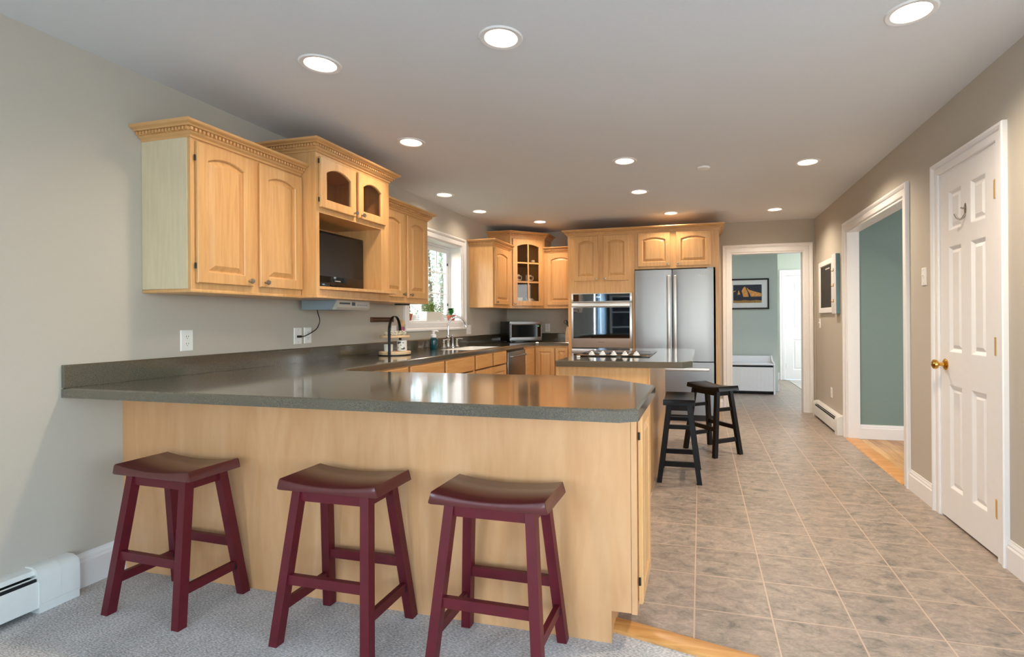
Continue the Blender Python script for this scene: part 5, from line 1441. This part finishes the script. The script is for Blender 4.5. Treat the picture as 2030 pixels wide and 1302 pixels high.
dup(sb_, (0.098, 4.787, 0), math.radians(130), 'black saddle-seat stool turned at an angle in front of the refrigerator')

# ================================================================ RIGHT WALL AND HALL
t = thing('chalkboard', 'framed chalkboard in a white frame on the right wall near the far doorway', 'chalkboard', (XR, 6.40, 1.53))
TR = frame((XR, 6.73, 1.245), (0, -1, 0), (-1, 0, 0)); cw, chh = 0.66, 0.60
mb = MB(TR)
R = lambda d, z: [(d, d, z), (cw - d, d, z), (cw - d, chh - d, z), (d, chh - d, z)]
mb.loft([R(0, 0.0005), R(0, 0.018), R(0.006, 0.024), R(0.055, 0.022), R(0.062, 0.012)], True, False, False); obj('frame', mb, white_paint, t, smooth=False)
mb = MB(TR); mb.box((0.055, 0.055, 0.002), (cw - 0.055, chh - 0.055, 0.0115)); bd = obj('board', mb, chalk_black, t)
mb = MB(TR); pp = [(0.30 + 0.006 * k, chh - 0.10 + 0.008 * math.sin(k * 1.7), 0.0121) for k in range(34)]; mb.tube(pp, 0.0018, 5); obj('chalk_line', mb, paper, bd)
t = thing('key_holder', 'shallow key holder with cream front, blue side and brass hooks beside the chalkboard', 'key holder', (XR, 5.925, 1.53))
mb = MB(); mb.box((XR - 0.037, 5.852, 1.235), (XR - 0.0005, 5.998, 1.86)); obj('box', mb, blue_paint, t)
mb = MB(); mb.box((XR - 0.044, 5.850, 1.233), (XR - 0.0372, 5.918, 1.862), 0.002); mb.box((XR - 0.044, 5.922, 1.233), (XR - 0.0372, 6.0, 1.862), 0.002); obj('front_board', mb, white_paint, t)
for z in (1.69, 1.53, 1.365):
    y = 5.93; xh = XR - 0.044
    mb = MB(); mb.tube(smooth_pts([(xh, y, z + 0.012), (xh - 0.006, y, z - 0.006), (xh - 0.016, y, z - 0.010), (xh - 0.024, y, z + 0.002), (xh - 0.025, y, z + 0.010)], 4), 0.0032, 7); mb.box((xh - 0.003, y - 0.010, z - 0.012), (xh - 0.0002, y + 0.010, z + 0.022), 0.001); obj('hook', mb, brass, t)
# hall picture
t = thing('framed_picture', 'black framed picture of floodlit slopes at dusk on the sage hall wall', 'picture', (0.72, 8.97, 1.6))
TPc = frame((0.36, 8.97, 1.345), (1, 0, 0), (0, -1, 0)); pw, ph = 0.735, 0.505
mb = MB(TPc); R = lambda d, z: [(d, d, z), (pw - d, d, z), (pw - d, ph - d, z), (d, ph - d, z)]
mb.loft([R(0, 0.0005), R(0, 0.022), R(0.004, 0.025), R(0.022, 0.025), R(0.025, 0.012)], True); obj('frame', mb, black_paint, t, smooth=False)
mb = MB(TPc); mb.box((0.02, 0.02, 0.004), (pw - 0.02, ph - 0.02, 0.010)); obj('mat_board', mb, paper, t)
mb = MB(TPc); ix0, ix1, iz0, iz1 = 0.175, 0.622, 0.105, 0.405
mb.box((ix0, iz0, 0.0101), (ix1, iz1, 0.0112))
def slope(poly, z, slot):
    mb.slot = slot; mb.prism([(ix0 + a * (ix1 - ix0), iz0 + b * (iz1 - iz0)) for a, b in poly], 0.0112, z)
slope([(0.0, 0.0), (1, 0), (1, 0.12), (0.8, 0.15), (0.6, 0.12), (0.4, 0.16), (0.2, 0.12), (0.0, 0.15)], 0.0116, 2)
slope([(0.36, 0.33), (0.55, 0.34), (0.50, 0.62), (0.42, 0.9), (0.36, 0.84), (0.30, 0.66)], 0.0117, 1)
slope([(0.62, 0.34), (0.985, 0.34), (0.985, 0.52), (0.80, 0.60), (0.64, 0.68), (0.56, 0.72), (0.47, 0.86), (0.52, 0.66), (0.60, 0.46)], 0.0117, 1)
slope([(0.15, 0.45), (0.25, 0.47), (0.22, 0.62), (0.19, 0.7)], 0.0117, 1)
slope([(0.0, 0.6), (0.09, 0.64), (0.10, 0.68), (0.02, 0.66)], 0.0117, 1)
obj('print', mb, [night, amber, gold_dusk], t, smooth=False)
# storage bench in the hall
t = thing('storage_bench', 'white wooden storage bench with a low curved back under the hall picture', 'bench', (0.65, 8.75, 0))
bx0, bx1, by0, by1 = 0.10, 1.125, 8.53, 8.955
mb = MB(); mb.prism([(by0 + 0.0, 0.0), (by1, 0.0), (by1, 0.585), (by1 - 0.10, 0.585), (by1 - 0.18, 0.515), (by0 + 0.03, 0.49), (by0, 0.46)], bx1 - 0.022, bx1, axis='x'); obj('side_panel', mb, white_paint, t)
mb = MB(); mb.prism([(by0, 0.0), (by1, 0.0), (by1, 0.585), (by1 - 0.10, 0.585), (by1 - 0.18, 0.515), (by0 + 0.03, 0.49), (by0, 0.46)], bx0, bx0 + 0.022, axis='x'); obj('side_panel', mb, white_paint, t)
mb = MB(); mb.box((bx0 + 0.023, by0 + 0.012, 0.05), (bx1 - 0.023, by0 + 0.028, 0.425))
n = 16
for k in range(n): mb.box((bx0 + 0.03 + k * (bx1 - bx0 - 0.06) / n, by0 + 0.008, 0.052), (bx0 + 0.03 + (k + 0.9) * (bx1 - bx0 - 0.06) / n, by0 + 0.0125, 0.423))
obj('front_panel', mb, white_paint, t)
mb = MB(); mb.box((bx0 + 0.023, by0 + 0.04, 0.02), (bx1 - 0.023, by1 - 0.02, 0.44)); obj('chest_body', mb, dark_slot, t)
mb = MB(); mb.box((bx0 + 0.023, by0 + 0.002, 0.455), (bx1 - 0.023, by1 - 0.06, 0.478), 0.004); obj('lid', mb, white_paint, t)
mb = MB(); mb.box((bx0 + 0.023, by1 - 0.055, 0.44), (bx1 - 0.023, by1 - 0.03, 0.58)); obj('back_rail', mb, white_paint, t)

# ================================================================ BEHIND THE CAMERA (seen in the oven glass)
def curtain(label, p0, p1, z0, z1, n):
    mb = MB(); p0, p1 = Vector(p0), Vector(p1); d = (p1 - p0); nr = Vector((d.y, -d.x)).normalized()
    top = []; 
    for i in range(n * 6 + 1):
        u = i / (n * 6); q = p0 + d * u + nr * 0.03 * math.sin(2 * PI * n * u); top.append(q)
    mb.loft([[(q.x, q.y, z) for q in top] for z in (z0, (z0 + z1) / 2, z1)], False)
    o = obj('curtain', mb, curtain_white); m = o.modifiers.new('thickness', 'SOLIDIFY'); m.thickness = 0.003
    return tag(o, label, 'curtain', 'white curtains at the dining window')
curtain('white curtain reflected in the oven glass, nearer one', (XL + 0.07, -1.22), (XL + 0.07, -0.72), 0.05, 2.25, 5)
curtain('white curtain reflected in the oven glass, farther one', (XL + 0.07, -2.20), (XL + 0.07, -1.72), 0.05, 2.25, 5)
t = thing('bookcase', 'white bookcase reflected at the right of the oven glass', 'bookcase', (-2.1, -2.85, CARPET_Z))
mb = MB()
for x in (-2.62, -1.72): mb.box((x, -2.98, CARPET_Z), (x + 0.03, -2.68, 1.9))
for z in (0.05, 0.5, 0.95, 1.4, 1.87): mb.box((-2.59, -2.98, z), (-1.72, -2.68, z + 0.03))
obj('carcass', mb, white_paint, t)
mb = MB(); mb.box((-2.62, -2.995, CARPET_Z), (-1.69, -2.981, 1.9)); obj('back_board', mb, slate_print, t)

# ================================================================ OUTSIDE THE SINK WINDOW
mb = MB(); mb.box((-90, -12, -1.2), (XL - 0.35, 140, -1.1)); o = struct('ground', mb, grass_m)
random.seed(11)
def tree(x, y, h, r, label):
    t = thing('tree', label, 'tree', (x, y, -1.1), 0, 'trees outside the sink window')
    mb = MB(); mb.tube([(0, 0, 0), (0.1, 0.05, h * 0.4), (0, 0, h * 0.8)], [0.16, 0.12, 0.05], 8); obj('trunk', mb, bark_m, t, local=True)
    mb = MB()
    for k in range(2600):
        a, b, c = random.gauss(0, 0.45), random.gauss(0, 0.45), random.gauss(0, 0.38)
        p = Vector((a * r, b * r, h * 0.62 + c * h * 0.6)); leaf(mb, p, (random.uniform(-1, 1), random.uniform(-1, 1), random.uniform(-.6, .6)), 0.11, 0.042)
    obj('crown', mb, tree_m, t, local=True)
for i, (x, y, h, r) in enumerate([(-8.6, 15.0, 6.5, 1.6), (-13.0, 24.0, 8.5, 2.0), (-17.0, 34.5, 9.0, 2.2), (-21.5, 27.0, 9.0, 2.2), (-16.5, 17.5, 8.0, 2.0)]):
    tree(x, y, h, r, 'pale green tree seen through the sink window panes')
